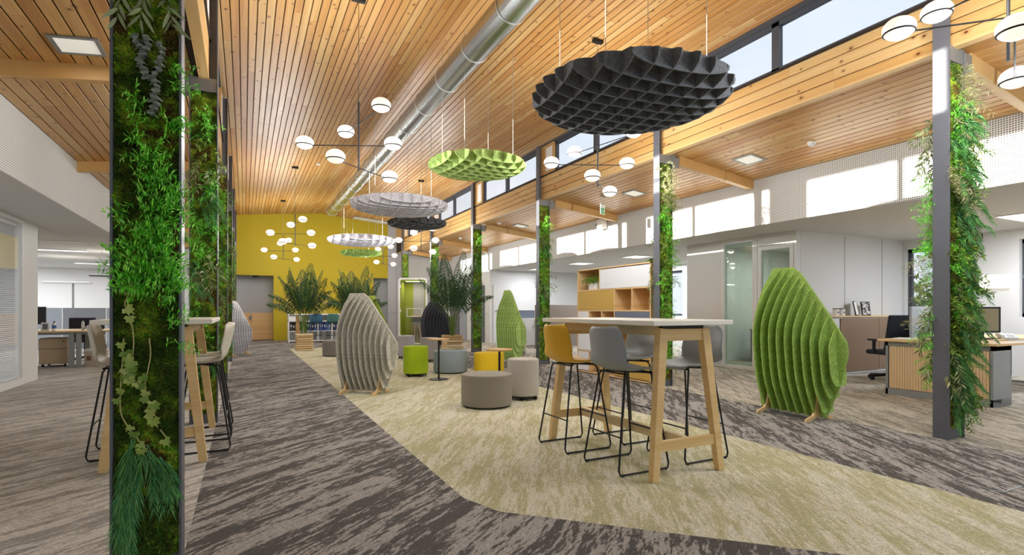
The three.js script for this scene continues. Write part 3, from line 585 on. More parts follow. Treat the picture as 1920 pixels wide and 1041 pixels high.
// ------------------------------------------------------------------ ottomans
function ottoman(label, hex, D, H, x, z, castors, group = 'round upholstered ottomans') {
  const o = thing('ottoman', label, 'ottoman', [x, 0, z], (x * 3 + z) % 3, group), R = D / 2, y0 = castors ? 0.055 : 0.02, r = 0.028, pts = [[0, y0]];
  pts.push([R - 0.012, y0], [R, y0 + 0.012]); const m = 6; for (let i = 0; i <= m; i++) { const a = i / m * Math.PI / 2; pts.push([R - r + r * Math.cos(a), H - r + r * Math.sin(a)]); } pts.push([R * 0.5, H + 0.006], [0, H + 0.008]);
  const g = new THREE.LatheGeometry(pts.map((p) => new THREE.Vector2(...p)), 56), mat = M.fabric(hex), uv = g.attributes.uv; for (let i = 0; i < uv.count; i++) uv.setXY(i, uv.getX(i) * D * 8, uv.getY(i) * (H + R) * 3);
  part('cushion', g, mat, o);
  part('piping', new THREE.TorusGeometry(R - 0.006, 0.004, 6, 64).rotateX(Math.PI / 2).translate(0, H - 0.012, 0), mat, o);
  part('base', cyl(R - 0.03, R - 0.03, y0 - (castors ? 0.035 : 0.0), 0, castors ? 0.035 : 0.0, 0, 40), M.blackMat, o);
  if (castors) for (let k = 0; k < 5; k++) { const a = k * 1.2566 + 0.4, cx = Math.cos(a) * (R - 0.045), cz = Math.sin(a) * (R - 0.045); part('castor', merge(new THREE.CylinderGeometry(0.022, 0.022, 0.012, 14).rotateX(Math.PI / 2).rotateY(a).translate(cx, 0.022, cz), new THREE.CylinderGeometry(0.022, 0.022, 0.012, 14).rotateX(Math.PI / 2).rotateY(a).translate(cx + 0.016, 0.022, cz + 0.01), cyl(0.008, 0.008, 0.03, cx, 0.02, cz, 8)), M.black, o); }
  return o;
}
ottoman('wide low taupe ottoman nearest the camera', 0x8f887c, 0.63, 0.40, 2.68, -5.98, false);
ottoman('tall greige ottoman on castors beside the wide taupe one', 0xb6b0a6, 0.42, 0.54, 3.32, -6.22, true);
ottoman('low yellow ottoman behind the taupe one, with a pedestal table in front', 0xe0bd1c, 0.56, 0.40, 4.05, -8.93, false);
ottoman('wide low blue grey ottoman behind the small pedestal table', 0x8a979c, 0.64, 0.42, 3.5, -9.5, false);
ottoman('lime green ottoman on castors', 0x9cb80f, 0.44, 0.54, 2.75, -9.25, true);
ottoman('tall lilac grey ottoman on castors behind the lime one, in front of the booth', 0xa8a3a8, 0.42, 0.56, 3.55, -12.75, true);
ottoman('tall warm grey ottoman on castors between the lime one and the planter', 0x9a948f, 0.42, 0.55, 3.82, -11.75, true);
ottoman('low dark grey ottoman half hidden behind the white divider, by the palm', 0x7f7a75, 0.62, 0.40, 2.1, -14.3, false);

// ------------------------------------------------------------------ pedestal tables
for (const [label, x, z, h, a] of [['small pedestal table with a wooden top between the lime and blue grey ottomans', 2.96, -8.6, 0.70, 0.3], ['small pedestal table with a wooden top in front of the yellow ottoman', 3.19, -6.68, 0.64, 0.5]]) {
  const o = thing('pedestal_table', label, 'table', [x, 0, z], a, 'small pedestal tables');
  part('table_top', metric(extrudeShape((() => { const p = []; for (let i = 0; i < 48; i++) { const t = i / 48 * Math.PI * 2, k = Math.pow(Math.pow(Math.abs(Math.cos(t)), 3.4) + Math.pow(Math.abs(Math.sin(t)), 3.4), -1 / 3.4) * 0.155; p.push([Math.cos(t) * k, Math.sin(t) * k]); } return p; })(), 0.012, 0.006).rotateX(-Math.PI / 2).translate(0, h - 0.018, 0)), M.tanDoor, o);
  part('pole', cyl(0.016, 0.016, h - 0.03, 0, 0.012, 0, 16), M.black, o); part('base', new THREE.LatheGeometry([[0, 0], [0.17, 0], [0.17, 0.006], [0.16, 0.011], [0.02, 0.016], [0, 0.016]].map((p) => new THREE.Vector2(...p)), 40), M.black, o);
}

// ------------------------------------------------------------------ planted steel columns
const C = { moss: [lin(0x4a5c14), lin(0x66801a), lin(0x7f9026), lin(0x5a4c1c), lin(0x3d5410)], fern: [lin(0x8cec3c), lin(0x6cd62e), lin(0xaef26c), lin(0x4fb42a)], needle: [lin(0x86cc70), lin(0x74c07c), lin(0xa2d880), lin(0x5cac68)], willow: [lin(0x7f8a58), lin(0x9aa070), lin(0x66754a)], olive: [lin(0x6d8a2a), lin(0x8aa238), lin(0x587a24)], dry: [lin(0xb0ae78), lin(0x8f9860), lin(0xc2bc8a)] };
const pick = (a, r) => a[Math.floor(r() * a.length)];
function arc(o, d, L, droop, n = 7) { const p = [o.clone()], v = d.clone().normalize(), q = o.clone(); for (let i = 1; i < n; i++) { v.y -= droop / n; v.normalize(); q.addScaledVector(v, L / (n - 1)); p.push(q.clone()); } return p; }
function onArc(pts, t) { const f = clamp(t, 0, 0.9999) * (pts.length - 1), i = Math.floor(f); return [pts[i].clone().lerp(pts[i + 1], f - i), pts[i + 1].clone().sub(pts[i]).normalize()]; }
// one spray: twig with leaves; kind sets the leaf
function spray(mb, kind, o, d, L, r, dense = 1) {
  const S = { fern: [0.9, 26, 0.031, 0.0058, 1.0], needle: [1.7, 44, 0.085, 0.0016, 0.36], willow: [2.2, 15, 0.075, 0.014, 0.55], olive: [1.2, 20, 0.045, 0.012, 0.8], dry: [1.5, 24, 0.05, 0.005, 0.8] }[kind];
  const pts = arc(o, d, L, S[0]), cols = C[kind], n = Math.round(S[1] * dense * L / 0.18);
  mb.stem(pts, 0.0014, cols[1]);
  for (let i = 0; i < n; i++) {
    const t = 0.08 + 0.92 * i / n, [p, q] = onArc(pts, t), a = r() * 6.283, u = V(Math.cos(a), Math.sin(a) * 0.6, Math.sin(a)).cross(q).normalize();
    const dir = q.clone().multiplyScalar(1 - S[4] * 0.65).addScaledVector(u, S[4]).normalize(), nn = dir.clone().cross(V(r() - 0.5, r() - 0.5, r() - 0.5)).normalize();
    mb.leaf(p, dir, nn, S[2] * (0.7 + 0.6 * r()) * (kind === 'needle' ? 1 - 0.5 * t : 1), S[3] * (0.8 + 0.5 * r()), tint(pick(cols, r), r), 0.2, kind === 'needle' ? 0.25 : 0.08);
  }
}
function mossSheet(x0, x1, y0, y1, z, s, r, seed, cell, tufts) {
  const mb = new MB(), nx = Math.max(4, Math.round((x1 - x0) / cell)), ny = Math.round((y1 - y0) / cell);
  const hgt = (u, v) => 0.012 + 0.05 * Math.pow(fbm(u * 9 + 3, v * 9, 64, 512, seed, 3), 1.3) + 0.012 * vnoise(u * 60, v * 60, 512, 4096, seed + 5);
  const colr = (u, v) => { const n = fbm(u * 6 + 9, v * 6, 64, 512, seed + 20, 3), m = vnoise(u * 45, v * 45, 512, 4096, seed + 8), a = n < 0.42 ? C.moss[4] : n < 0.5 ? C.moss[0] : n < 0.58 ? C.moss[1] : n < 0.64 ? C.moss[2] : C.moss[3]; return a.map((q) => q * (0.75 + 1.0 * m)); };
  for (let j = 0; j <= ny; j++) for (let i = 0; i <= nx; i++) { const x = lerp(x0, x1, i / nx), y = lerp(y0, y1, j / ny); mb.v(x, y, z + s * hgt(x, y), colr(x, y)); }
  for (let j = 0; j < ny; j++) for (let i = 0; i < nx; i++) { const a = j * (nx + 1) + i, b = a + 1, c = b + nx + 1, d = a + nx + 1; s > 0 ? mb.i.push(a, b, c, a, c, d) : mb.i.push(a, c, b, a, d, c); }
  for (let k = 0; k < tufts; k++) {
    const x = lerp(x0, x1, r()), y = lerp(y0, y1, r()), b = V(x, y, z + s * (hgt(x, y) - 0.003)), c = colr(x, y).map((q) => q * (1.0 + 1.1 * r()));
    for (let q = 0; q < 2; q++) mb.leaf(b, V(r() - 0.5, r() * 0.9 - 0.45, s * (0.25 + r() * 0.7)).normalize(), V(r() - 0.5, r() - 0.5, s * 0.3).normalize(), 0.013 + r() * 0.014, 0.005 + r() * 0.005, c, 0.2);
  }
  return mb.build();
}
function column(label, xa, xb, zc, hall, opt) {                // hall: the flange that faces the hall is at xa (right row) or xb (left row)
  const o = thing('planted_column', label, 'column', [(xa + xb) / 2, 0, zc], 0, hall > 0 ? 'planted columns of the right row' : 'planted columns of the left row'), w = xb - xa, hw = w / 2, T = 0.011, D = 0.135, LOW = 3.6, r = rng(opt.seed);
  const hx = hall > 0 ? -hw + T / 2 : hw - T / 2;
  part('flange', rbox(T, EAVE - 0.02, D, 0.002, hx, (EAVE - 0.02) / 2, 0, 1), M.steel, o);
  part('flange', rbox(T, LOW, D, 0.002, -hx, LOW / 2, 0, 1), M.steel, o);
  part('web', box(w - 2 * T, EAVE - 0.03, 0.009, 0, (EAVE - 0.03) / 2, 0), M.steel, o);
  part('cap_plate', merge(box(w - 2 * T, 0.14, 0.03, 0, 3.53, 0.045), box(w - 2 * T, 0.14, 0.03, 0, 3.53, -0.045)), M.bracket, o);
  part('bracket', rbox(0.13, 0.15, 0.14, 0.004, Math.sign(-hx) * (hw + 0.066), 3.50, 0), M.bracket, o);
  part('foot_plate', merge(box(w - 2 * T, 0.1, 0.02, 0, 0.05, 0.03), box(w - 2 * T, 0.1, 0.02, 0, 0.05, -0.03)), M.steel, o);
  for (const s of opt.sides) part('moss', mossSheet(-hw + T, hw - T, 0.10, 3.45, 0.008 * s, s, r, opt.seed + (s > 0 ? 0 : 9), opt.cell, Math.round(opt.tufts * (s > 0 ? 1 : 0.3))), M.moss, o, 'stuff');
  for (const [kind, name, n, sp, L, y0, y1, side, lean] of opt.plants) {
    for (let k = 0; k < n; k++) {
      const mb = new MB(), cy = lerp(y0, y1, n > 1 ? (k + 0.2 + 0.6 * r()) / n : 0.5), cx = (r() - 0.5) * w * 0.6;
      for (let i = 0; i < sp; i++) {
        const a = (r() - 0.5) * 2.6 + lean, b = V(clamp(cx + (r() - 0.5) * 0.14, -hw + 0.02, hw - 0.02), cy + (r() - 0.5) * 0.3, side * (0.03 + 0.03 * r()));
        spray(mb, kind, b, V(Math.sin(a) * 0.85, Math.cos(a) * 0.5 * (r() < 0.5 ? 1 : -0.6) - (kind === 'needle' || kind === 'willow' ? 0.4 : 0), side * (0.35 + 0.5 * r())), L * (0.6 + 0.7 * r()), r, opt.dense ?? 1);
      }
      part(name, mb.build(), M.leaf, o);
    }
  }
  return o;
}
const lx0 = -0.505, lx1 = -0.247, rx0 = 5.70, rx1 = 5.97;
const leftNames = ['nearest plant-filled steel column, large at the left with fern, ivy and moss', 'second plant-filled column of the left row, behind the high table', 'third plant-filled column of the left row, partly behind the second', 'fourth plant-filled column of the left row', 'fifth plant-filled column of the left row', 'last plant-filled column of the left row, by the yellow wall'];
const col0 = column(leftNames[0], lx0, lx1, ZL[0], -1, { seed: 11, sides: [1, -1], cell: 0.0075, tufts: 22000, plants: [['fern', 'fern', 2, 30, 0.15, 0.6, 3.3, -1, 0.6]] });
ZL.slice(1).forEach((z, i) => column(leftNames[i + 1], lx0, lx1, z, -1, { seed: 40 + i, sides: [1], cell: i < 2 ? 0.016 : 0.03, tufts: i < 2 ? 4500 : 900, dense: i < 2 ? 0.8 : 0.5,
  plants: [['fern', 'fern', 5, i < 2 ? 26 : 12, 0.15, 0.9, 3.3, 1, 0.1], ['willow', 'willow_branch', 2, 8, 0.26, 1.0, 3.2, 1, 0], ['needle', 'needle_branch', 3, i < 2 ? 12 : 6, 0.24, 0.5, 2.6, 1, 0.2], ['olive', 'leafy_clump', 3, 10, 0.16, 0.4, 3.0, 1, 0]] }));
const rightNames = ['big bushy planted column, nearest of the right row, at the right edge of the hall', 'planted column of the right row at the near end of the bookshelf', 'planted column of the right row behind the yellow stool', 'planted column of the right row beside the right-hand palm planter', 'planted column of the right row just right of the phone booth', 'last planted column of the right row, behind the phone booth'];
ZR.forEach((z, i) => column(rightNames[i], rx0, rx1, z, 1, { seed: 70 + i, sides: i < 3 ? [1, -1] : [1], cell: [0.014, 0.02, 0.025, 0.03, 0.03, 0.04][i], tufts: [5000, 3500, 2500, 1500, 1000, 600][i], dense: [0.95, 0.85, 0.7, 0.6, 0.5, 0.4][i],
  plants: i === 0 ? [['needle', 'needle_branch', 11, 22, 0.27, 0.3, 3.2, 1, 0.45], ['dry', 'dry_branch', 3, 22, 0.24, 2.3, 3.35, 1, 0.35], ['fern', 'fern', 4, 22, 0.17, 0.9, 3.2, 1, 0.3], ['olive', 'leafy_clump', 5, 18, 0.22, 0.2, 2.6, 1, 0.35], ['willow', 'willow_branch', 4, 6, 0.26, 0.4, 2.4, 1, 0.4], ['fern', 'fern', 6, 20, 0.2, 0.5, 2.5, -1, -0.95], ['willow', 'willow_branch', 5, 6, 0.28, 0.6, 3.3, -1, -1.0], ['dry', 'dry_branch', 3, 12, 0.26, 0.9, 2.3, -1, -1.0]]
    : i === 1 ? [['dry', 'dry_branch', 3, 22, 0.24, 2.7, 3.35, 1, 0.4], ['fern', 'fern', 9, 22, 0.17, 0.4, 2.9, 1, 0.25], ['olive', 'leafy_clump', 5, 14, 0.2, 0.3, 3.0, 1, 0.3], ['willow', 'willow_branch', 3, 6, 0.24, 1.5, 2.9, -1, -0.9]]
      : [['fern', 'fern', 8, 20, 0.16, 0.4, 3.3, 1, 0], ['olive', 'leafy_clump', 5, 14, 0.18, 0.3, 3.2, 1, 0.1], ['willow', 'willow_branch', 3, 7, 0.24, 0.6, 3.2, 1, 0], ['needle', 'needle_branch', 3, 10, 0.22, 0.6, 2.8, 1, 0.1], ['willow', 'willow_branch', i < 4 ? 3 : 1, 6, 0.2, 0.8, 2.8, -1, -0.9]] }));

// the planting on the nearest column, plant by plant (local to the column: x across, y up, z towards the hall front)
{
  const r = rng(5), o = col0, Z = 0.05;
  const fernAt = (list) => { for (const [x, y, n, L, a] of list) { const mb = new MB(); for (let i = 0; i < n; i++) { const q = a + (r() - 0.5) * 2.4; spray(mb, 'fern', V(x + (r() - 0.5) * 0.07, y + (r() - 0.5) * 0.14, Z), V(Math.sin(q), Math.cos(q) * 0.9 + 0.1, 0.35 + 0.5 * r()), L * (0.6 + 0.6 * r()), r, 1.15); } part('fern', mb.build(), M.leaf, o); } };
  fernAt([[-0.02, 2.02, 9, 0.09, -0.5], [0.00, 1.88, 10, 0.11, -0.4], [0.015, 1.78, 26, 0.10, 0], [0.05, 1.66, 26, 0.10, 0.3], [0.02, 1.56, 26, 0.10, 0], [-0.07, 1.64, 4, 0.10, -1.5], [0.03, 1.46, 30, 0.11, 0.2], [-0.03, 1.40, 14, 0.12, -0.9], [0.05, 1.36, 34, 0.12, 0.3], [0.00, 1.30, 30, 0.11, -0.2], [0.09, 1.27, 20, 0.09, 0.5], [0.10, 1.62, 12, 0.10, 0.9], [0.10, 1.95, 9, 0.10, 0.6], [0.105, 1.06, 7, 0.07, 0.6], [0.10, 1.16, 7, 0.07, 0.2], [0.10, 2.2, 8, 0.09, 0.7]]);
  // needle branches hanging near the foot
  for (const [x, y, L, n, a, sp] of [[-0.05, 0.63, 0.40, 7, -0.12, 0.24], [0.00, 0.60, 0.30, 5, 0.1, 0.3], [0.04, 0.54, 0.26, 5, 0.85, 0.3], [-0.06, 0.42, 0.34, 6, -0.05, 0.16]]) {
    const mb = new MB(); for (let i = 0; i < n; i++) { const q = a + (r() - 0.5) * sp * 3; spray(mb, 'needle', V(x + (r() - 0.5) * 0.02, y, Z + 0.01), V(Math.sin(q) * 0.9, -1, 0.12 + 0.14 * r()), L * (0.6 + 0.5 * r()), r, 0.95); } part('needle_branch', mb.build(), M.leaf, o);
  }
  // sage leaves hanging at the top: every leaf its own piece
  const long = (L, W) => { const s = new THREE.Shape(); s.moveTo(0, 0); s.quadraticCurveTo(W * 0.62, -L * 0.35, 0.0, -L); s.quadraticCurveTo(-W * 0.62, -L * 0.35, 0, 0); const g = new THREE.ShapeGeometry(s, 6), p = g.attributes.position; for (let i = 0; i < p.count; i++) p.setZ(i, 0.18 * Math.abs(p.getX(i)) + 0.06 * p.getY(i) * p.getY(i) / L); g.computeVertexNormals(); return g; };
  const sage = [long(0.10, 0.026), long(0.085, 0.022), long(0.075, 0.024)];
  for (const [x, y, n, lean] of [[-0.085, 2.60, 9, -0.15], [0.00, 2.62, 12, -0.2], [0.065, 2.62, 10, 0.35]]) {
    const pts = arc(V(x, y, Z), V(lean * 0.5, -0.9, 0.25), 0.22, 0.4), mb = new MB(); mb.stem(pts, 0.003, C.willow[2]); const b = part('sage_branch', mb.build(), M.leaf, o);
    for (let i = 0; i < n; i++) { const [p] = onArc(pts, 0.1 + 0.9 * i / n), m = part('leaf', sage[i % 3], M.leafSage, b); m.position.copy(p); m.rotation.set(-0.15 + r() * 0.3, (r() - 0.5) * 1.4, (i % 2 ? 1 : -1) * (0.25 + 0.5 * r()) + lean * 0.5); }
  }
  // silver stems set with stacked round leaves
  const round = new THREE.CircleGeometry(1, 12), rp = round.attributes.position; for (let i = 0; i < rp.count; i++) rp.setZ(i, 0.35 * (rp.getX(i) ** 2 + rp.getY(i) ** 2)); round.computeVertexNormals();
  for (const pts of [[[0.02, 2.02], [0.035, 2.12], [0.03, 2.19], [0.055, 2.27], [0.05, 2.34]], [[0.01, 2.17], [-0.015, 2.22], [-0.02, 2.30], [-0.045, 2.36]], [[-0.005, 2.27], [0.0, 2.32], [0.005, 2.36]]]) {
    const c = new THREE.CatmullRomCurve3(pts.map(([x, y]) => V(x, y, Z + 0.02))), n = Math.round(c.getLength() / 0.0075), b = part('silver_stem', new THREE.TubeGeometry(c, 24, 0.006, 6), M.silver, o);
    const leaves = []; for (let i = 0; i < n; i++) { const t = i / n, p = c.getPointAt(t), q = c.getTangentAt(t), a = i * 1.9, s = 0.017 * (1 - 0.25 * t) * (0.85 + 0.3 * r()); const g = round.clone().scale(s, s, s); g.applyQuaternion(new THREE.Quaternion().setFromUnitVectors(V(0, 0, 1), V(Math.cos(a) * 0.5, -0.1, Math.sin(a) * 0.5 + 0.35).addScaledVector(q, 0.75).normalize())); g.translate(p.x + Math.cos(a) * 0.010, p.y, p.z + Math.abs(Math.sin(a)) * 0.012); leaves.push(g); }
    part('leaf_stack', merge(leaves), M.silver, b);
  }
  // ivy: winding pale stems, every leaf its own piece
  const ivy = (() => { const s = new THREE.Shape([[0, -0.1], [0.32, -0.3], [0.62, 0.02], [0.36, 0.22], [0.42, 0.55], [0.12, 0.5], [0, 0.98], [-0.12, 0.5], [-0.42, 0.55], [-0.36, 0.22], [-0.62, 0.02], [-0.32, -0.3]].map((p) => new THREE.Vector2(p[0], -p[1]))); const g = new THREE.ShapeGeometry(s), p = g.attributes.position; for (let i = 0; i < p.count; i++) p.setZ(i, 0.25 * Math.abs(p.getX(i)) - 0.2 * p.getY(i) ** 2); g.computeVertexNormals(); return g; })();
  const ivyMats = [0x93a848, 0x7f9a3c, 0xa9b65c, 0x6d8c34].map((c) => std({ color: c, roughness: 0.5, side: THREE.DoubleSide }));
  for (const [pts, at] of [[[[-0.05, 1.27], [-0.075, 1.21], [-0.055, 1.14], [-0.045, 1.05], [-0.05, 0.97]], [0.02, 0.3, 0.42, 0.95, 0.99]], [[[0.01, 1.06], [0.015, 0.99], [0.005, 0.92], [-0.005, 0.86], [0.01, 0.78], [0.04, 0.70]], [0.45, 0.55, 0.62, 0.7, 0.75, 0.8, 0.86, 0.92, 0.97]], [[[-0.08, 1.06], [-0.085, 0.95], [-0.09, 0.85], [-0.088, 0.74], [-0.05, 0.66], [0.0, 0.58]], [0.05, 0.12, 0.25, 0.33, 0.42, 0.5, 0.75, 0.82, 0.93, 0.99]], [[[-0.045, 0.98], [-0.055, 0.92], [-0.04, 0.86]], [0.2, 0.4, 0.6, 0.8, 0.95]], [[[0.05, 0.66], [0.075, 0.62]], [0.95]]]) {
    const c = new THREE.CatmullRomCurve3(pts.map(([x, y]) => V(x, y, Z + 0.02))), b = part('ivy_vine', new THREE.TubeGeometry(c, 30, 0.0026, 6), M.stemPale, o);
    at.forEach((t, i) => { const p = c.getPointAt(t), k = 0.030 + 0.016 * r(), m = part('leaf', ivy, pick(ivyMats, r), b); m.scale.set(k, k, k); m.position.set(p.x + (r() - 0.5) * 0.035, p.y + (r() - 0.5) * 0.01, p.z + 0.014 + 0.012 * r()); m.rotation.set((r() - 0.5) * 0.7, (r() - 0.5) * 0.9, (r() - 0.5) * 2.2); });
  }
}

// ------------------------------------------------------------------ palms in slatted wooden planters
function palm(label, pl, x, z, H, seed) {
  const r = rng(seed), W = 0.46, PH = 0.5;
  const b = thing('slatted_planter', pl, 'planter', [x, 0, z], 0, 'stacked wooden slat planters'), rows = 8;
  part('liner', box(W - 0.08, PH - 0.06, W - 0.08, 0, PH / 2 - 0.02, 0), M.backing, b); part('soil', cyl(0.18, 0.18, 0.02, 0, PH - 0.06, 0, 20), M.soil, b);
  for (let i = 0; i < rows; i++) for (const [sx, sz] of [[1, 0], [-1, 0], [0, 1], [0, -1]]) { const h = PH / rows * (0.72 + 0.2 * r()), d = 0.022 + r() * 0.012, L = W + (r() - 0.5) * 0.03, s = part('slat', metric(rbox(L, h, d, 0.003, 0, 0, 0, 1), 1, [r() * 4, r()]), pick(M.slatWood, r), b); s.position.set(sx * (W / 2 - d / 2), (i + 0.5) * PH / rows, sz * (W / 2 - d / 2)); if (sx) s.rotation.y = Math.PI / 2; }
  const o = thing('palm', label, 'potted palm', [x, PH - 0.045, z], 0, 'tall potted kentia palms'), G = [lin(0x264a1e), lin(0x1c3818), lin(0x355a28), lin(0x2c4e22)];
  const n = 18;
  for (let k = 0; k < n; k++) {
    const a = k * 2.4 + r() * 0.6, up = 2.3 + 3.6 * (k / n), L = (H - PH) * (0.72 + 0.32 * (k / n) + 0.08 * r()), d = V(0.6 * Math.cos(a), up * 1.35, 0.6 * Math.sin(a)).normalize(), pts = arc(V(Math.cos(a) * 0.05, 0.0, Math.sin(a) * 0.05), d, L, 2.3 - 1.1 * k / n + 0.5 * r(), 14), mb = new MB();
    mb.stem(pts, 0.008, lin(0x5d7a30));
    for (let i = 0; i < 30; i++) for (const s of [-1, 1]) {
      const t = 0.42 + 0.58 * i / 30, [p, q] = onArc(pts, t), side = q.clone().cross(V(0, 1, 0)).normalize().multiplyScalar(s), ll = 0.31 * Math.sin(Math.PI * (0.22 + 0.72 * i / 30)) * (0.85 + 0.3 * r()), c = tint(pick(G, r), r, 0.2);
      const dir = side.clone().addScaledVector(q, 0.75).addScaledVector(V(0, 1, 0), -0.22).normalize(), nn = dir.clone().cross(q).normalize();
      mb.leaf(p, dir, nn, ll * 0.55, 0.03, c, 0.15, 0.12); const e = p.clone().addScaledVector(dir, ll * 0.4); e.y -= 0.03 * ll; mb.leaf(e, dir.clone().add(V(0, -1.0, 0)).normalize(), nn, ll * 0.66, 0.026, c, 0.15, 0.1);
    }
    part('frond', mb.build(), M.leaf, o);
  }
  const tr = []; for (let k = 0; k < 5; k++) { const a = k * 1.25; tr.push(tube([[Math.cos(a) * 0.06, -0.01, Math.sin(a) * 0.06], [Math.cos(a) * 0.04, 0.3, Math.sin(a) * 0.04], [Math.cos(a) * 0.05, 0.55, Math.sin(a) * 0.05]], 0.017, 8)); }
  part('stem', merge(tr), std({ color: 0x6d7f3c, roughness: 0.7 }), o); return o;
}
palm('tall potted palm in front of the lettering on the yellow wall', 'stacked slat planter at the corner of the pale carpet, in front of the yellow wall', 1.58, -16.75, 2.5, 301);
palm('tall potted palm rising behind the white floor divider', 'stacked slat planter hidden behind the white floor divider', 2.95, -16.2, 2.45, 302);
palm('tall potted palm beside the charcoal divider, right of the phone booth', 'stacked slat planter left of the planted column, behind the blue grey ottoman', 5.12, -13.75, 2.75, 303);

// ------------------------------------------------------------------ bookshelf between two columns
{
  const z0 = -8.5, L = 2.06, o = thing('bookshelf', 'tall open bookshelf with white and ochre doors between two planted columns', 'bookshelf', [5.72, 0, z0 + L / 2]), D = 0.36, H = 1.95, T = 0.022, rows = 5, rh = (H - 0.04 - T) / rows, X = D / 2;
  const Z = (f) => -L / 2 + T / 2 + f * (L - T);                  // 0 = far end, 1 = near end
  part('carcass', metric(merge(box(D, T, L, X, H - T / 2, 0), box(D, T, L, X, 0.03, 0), box(D, H, T, X, H / 2, -L / 2 + T / 2), box(D, H, T, X, H / 2, L / 2 - T / 2))), M.beech, o);
  part('back_panel', metric(box(0.012, H - 0.02, L - 0.02, D - 0.01, H / 2, 0)), M.tanDoor, o);
  const y = (i) => 0.04 + i * rh;
  for (let i = 1; i < rows; i++) part('shelf', metric(box(D - 0.015, T, L - 2 * T, X - 0.005, y(i), 0)), M.beech, o);
  const up = (i, f) => part('upright', metric(box(D - 0.015, rh - T, T, X - 0.005, y(i) + rh / 2, Z(f))), M.beech, o);
  const ochre = std({ color: 0xc5a04a, roughness: 0.6 }), felt = M.felt(0x6f7484, 3), white = std({ color: 0xe6e8ec, roughness: 0.4 });
  const door = (i, a, b, m) => part('cabinet_door', rbox(0.018, rh - T - 0.008, (b - a) * (L - T) - T - 0.006, 0.002, 0.012, y(i) + rh / 2, (Z(a) + Z(b)) / 2), m, o);
  up(4, 0.34); door(4, 0.34, 1, white); up(3, 0.55); up(3, 0.78); door(3, 0, 0.55, ochre);
  up(2, 0.18); up(2, 0.37); up(2, 0.55); door(2, 0, 0.18, white); door(2, 0.55, 1, felt);
  up(1, 0.40); up(1, 0.62); door(1, 0, 0.40, white); door(1, 0.78, 1, white); up(1, 0.78);
  up(0, 0.18); up(0, 0.37); up(0, 0.55); door(0, 0, 0.18, white); door(0, 0.55, 1, ochre);
  const px = 5.86, pz = z0 + L * 0.2, py = y(4) + T / 2 + 0.001, pt = thing('trailing_plant', 'leafy plant in a white square pot in the top left compartment of the bookshelf', 'potted plant', [px, py, pz]);
  part('pot', rbox(0.16, 0.15, 0.26, 0.012, 0, 0.075, 0), M.white, pt); const r = rng(17), mb = new MB();
  for (let i = 0; i < 60; i++) { const a = r() * 6.28; spray(mb, 'olive', V((r() - 0.5) * 0.1, 0.15, (r() - 0.5) * 0.2), V(Math.cos(a) * 0.5 - 0.35, 0.5 + r() * 0.5, Math.sin(a)), 0.13 + r() * 0.1, r, 1.4); }
  part('foliage', mb.build(), M.leaf, pt);
  const p2 = thing('trailing_plant', 'small dark creeping plant on top of the bookshelf at its near end', 'plant', [5.9, H + 0.001, z0 + L - 0.15]), m2 = new MB(); for (let i = 0; i < 14; i++) { const a = r() * 6.28; spray(m2, 'olive', V(0, 0.01, (r() - 0.5) * 0.1), V(Math.cos(a) * 0.6 - 0.4, 0.5, Math.sin(a)), 0.12, r, 0.8); } part('foliage', m2.build(), M.leaf, p2); part('pot', cyl(0.05, 0.06, 0.06, 0, 0, 0, 16), M.black, p2);
}

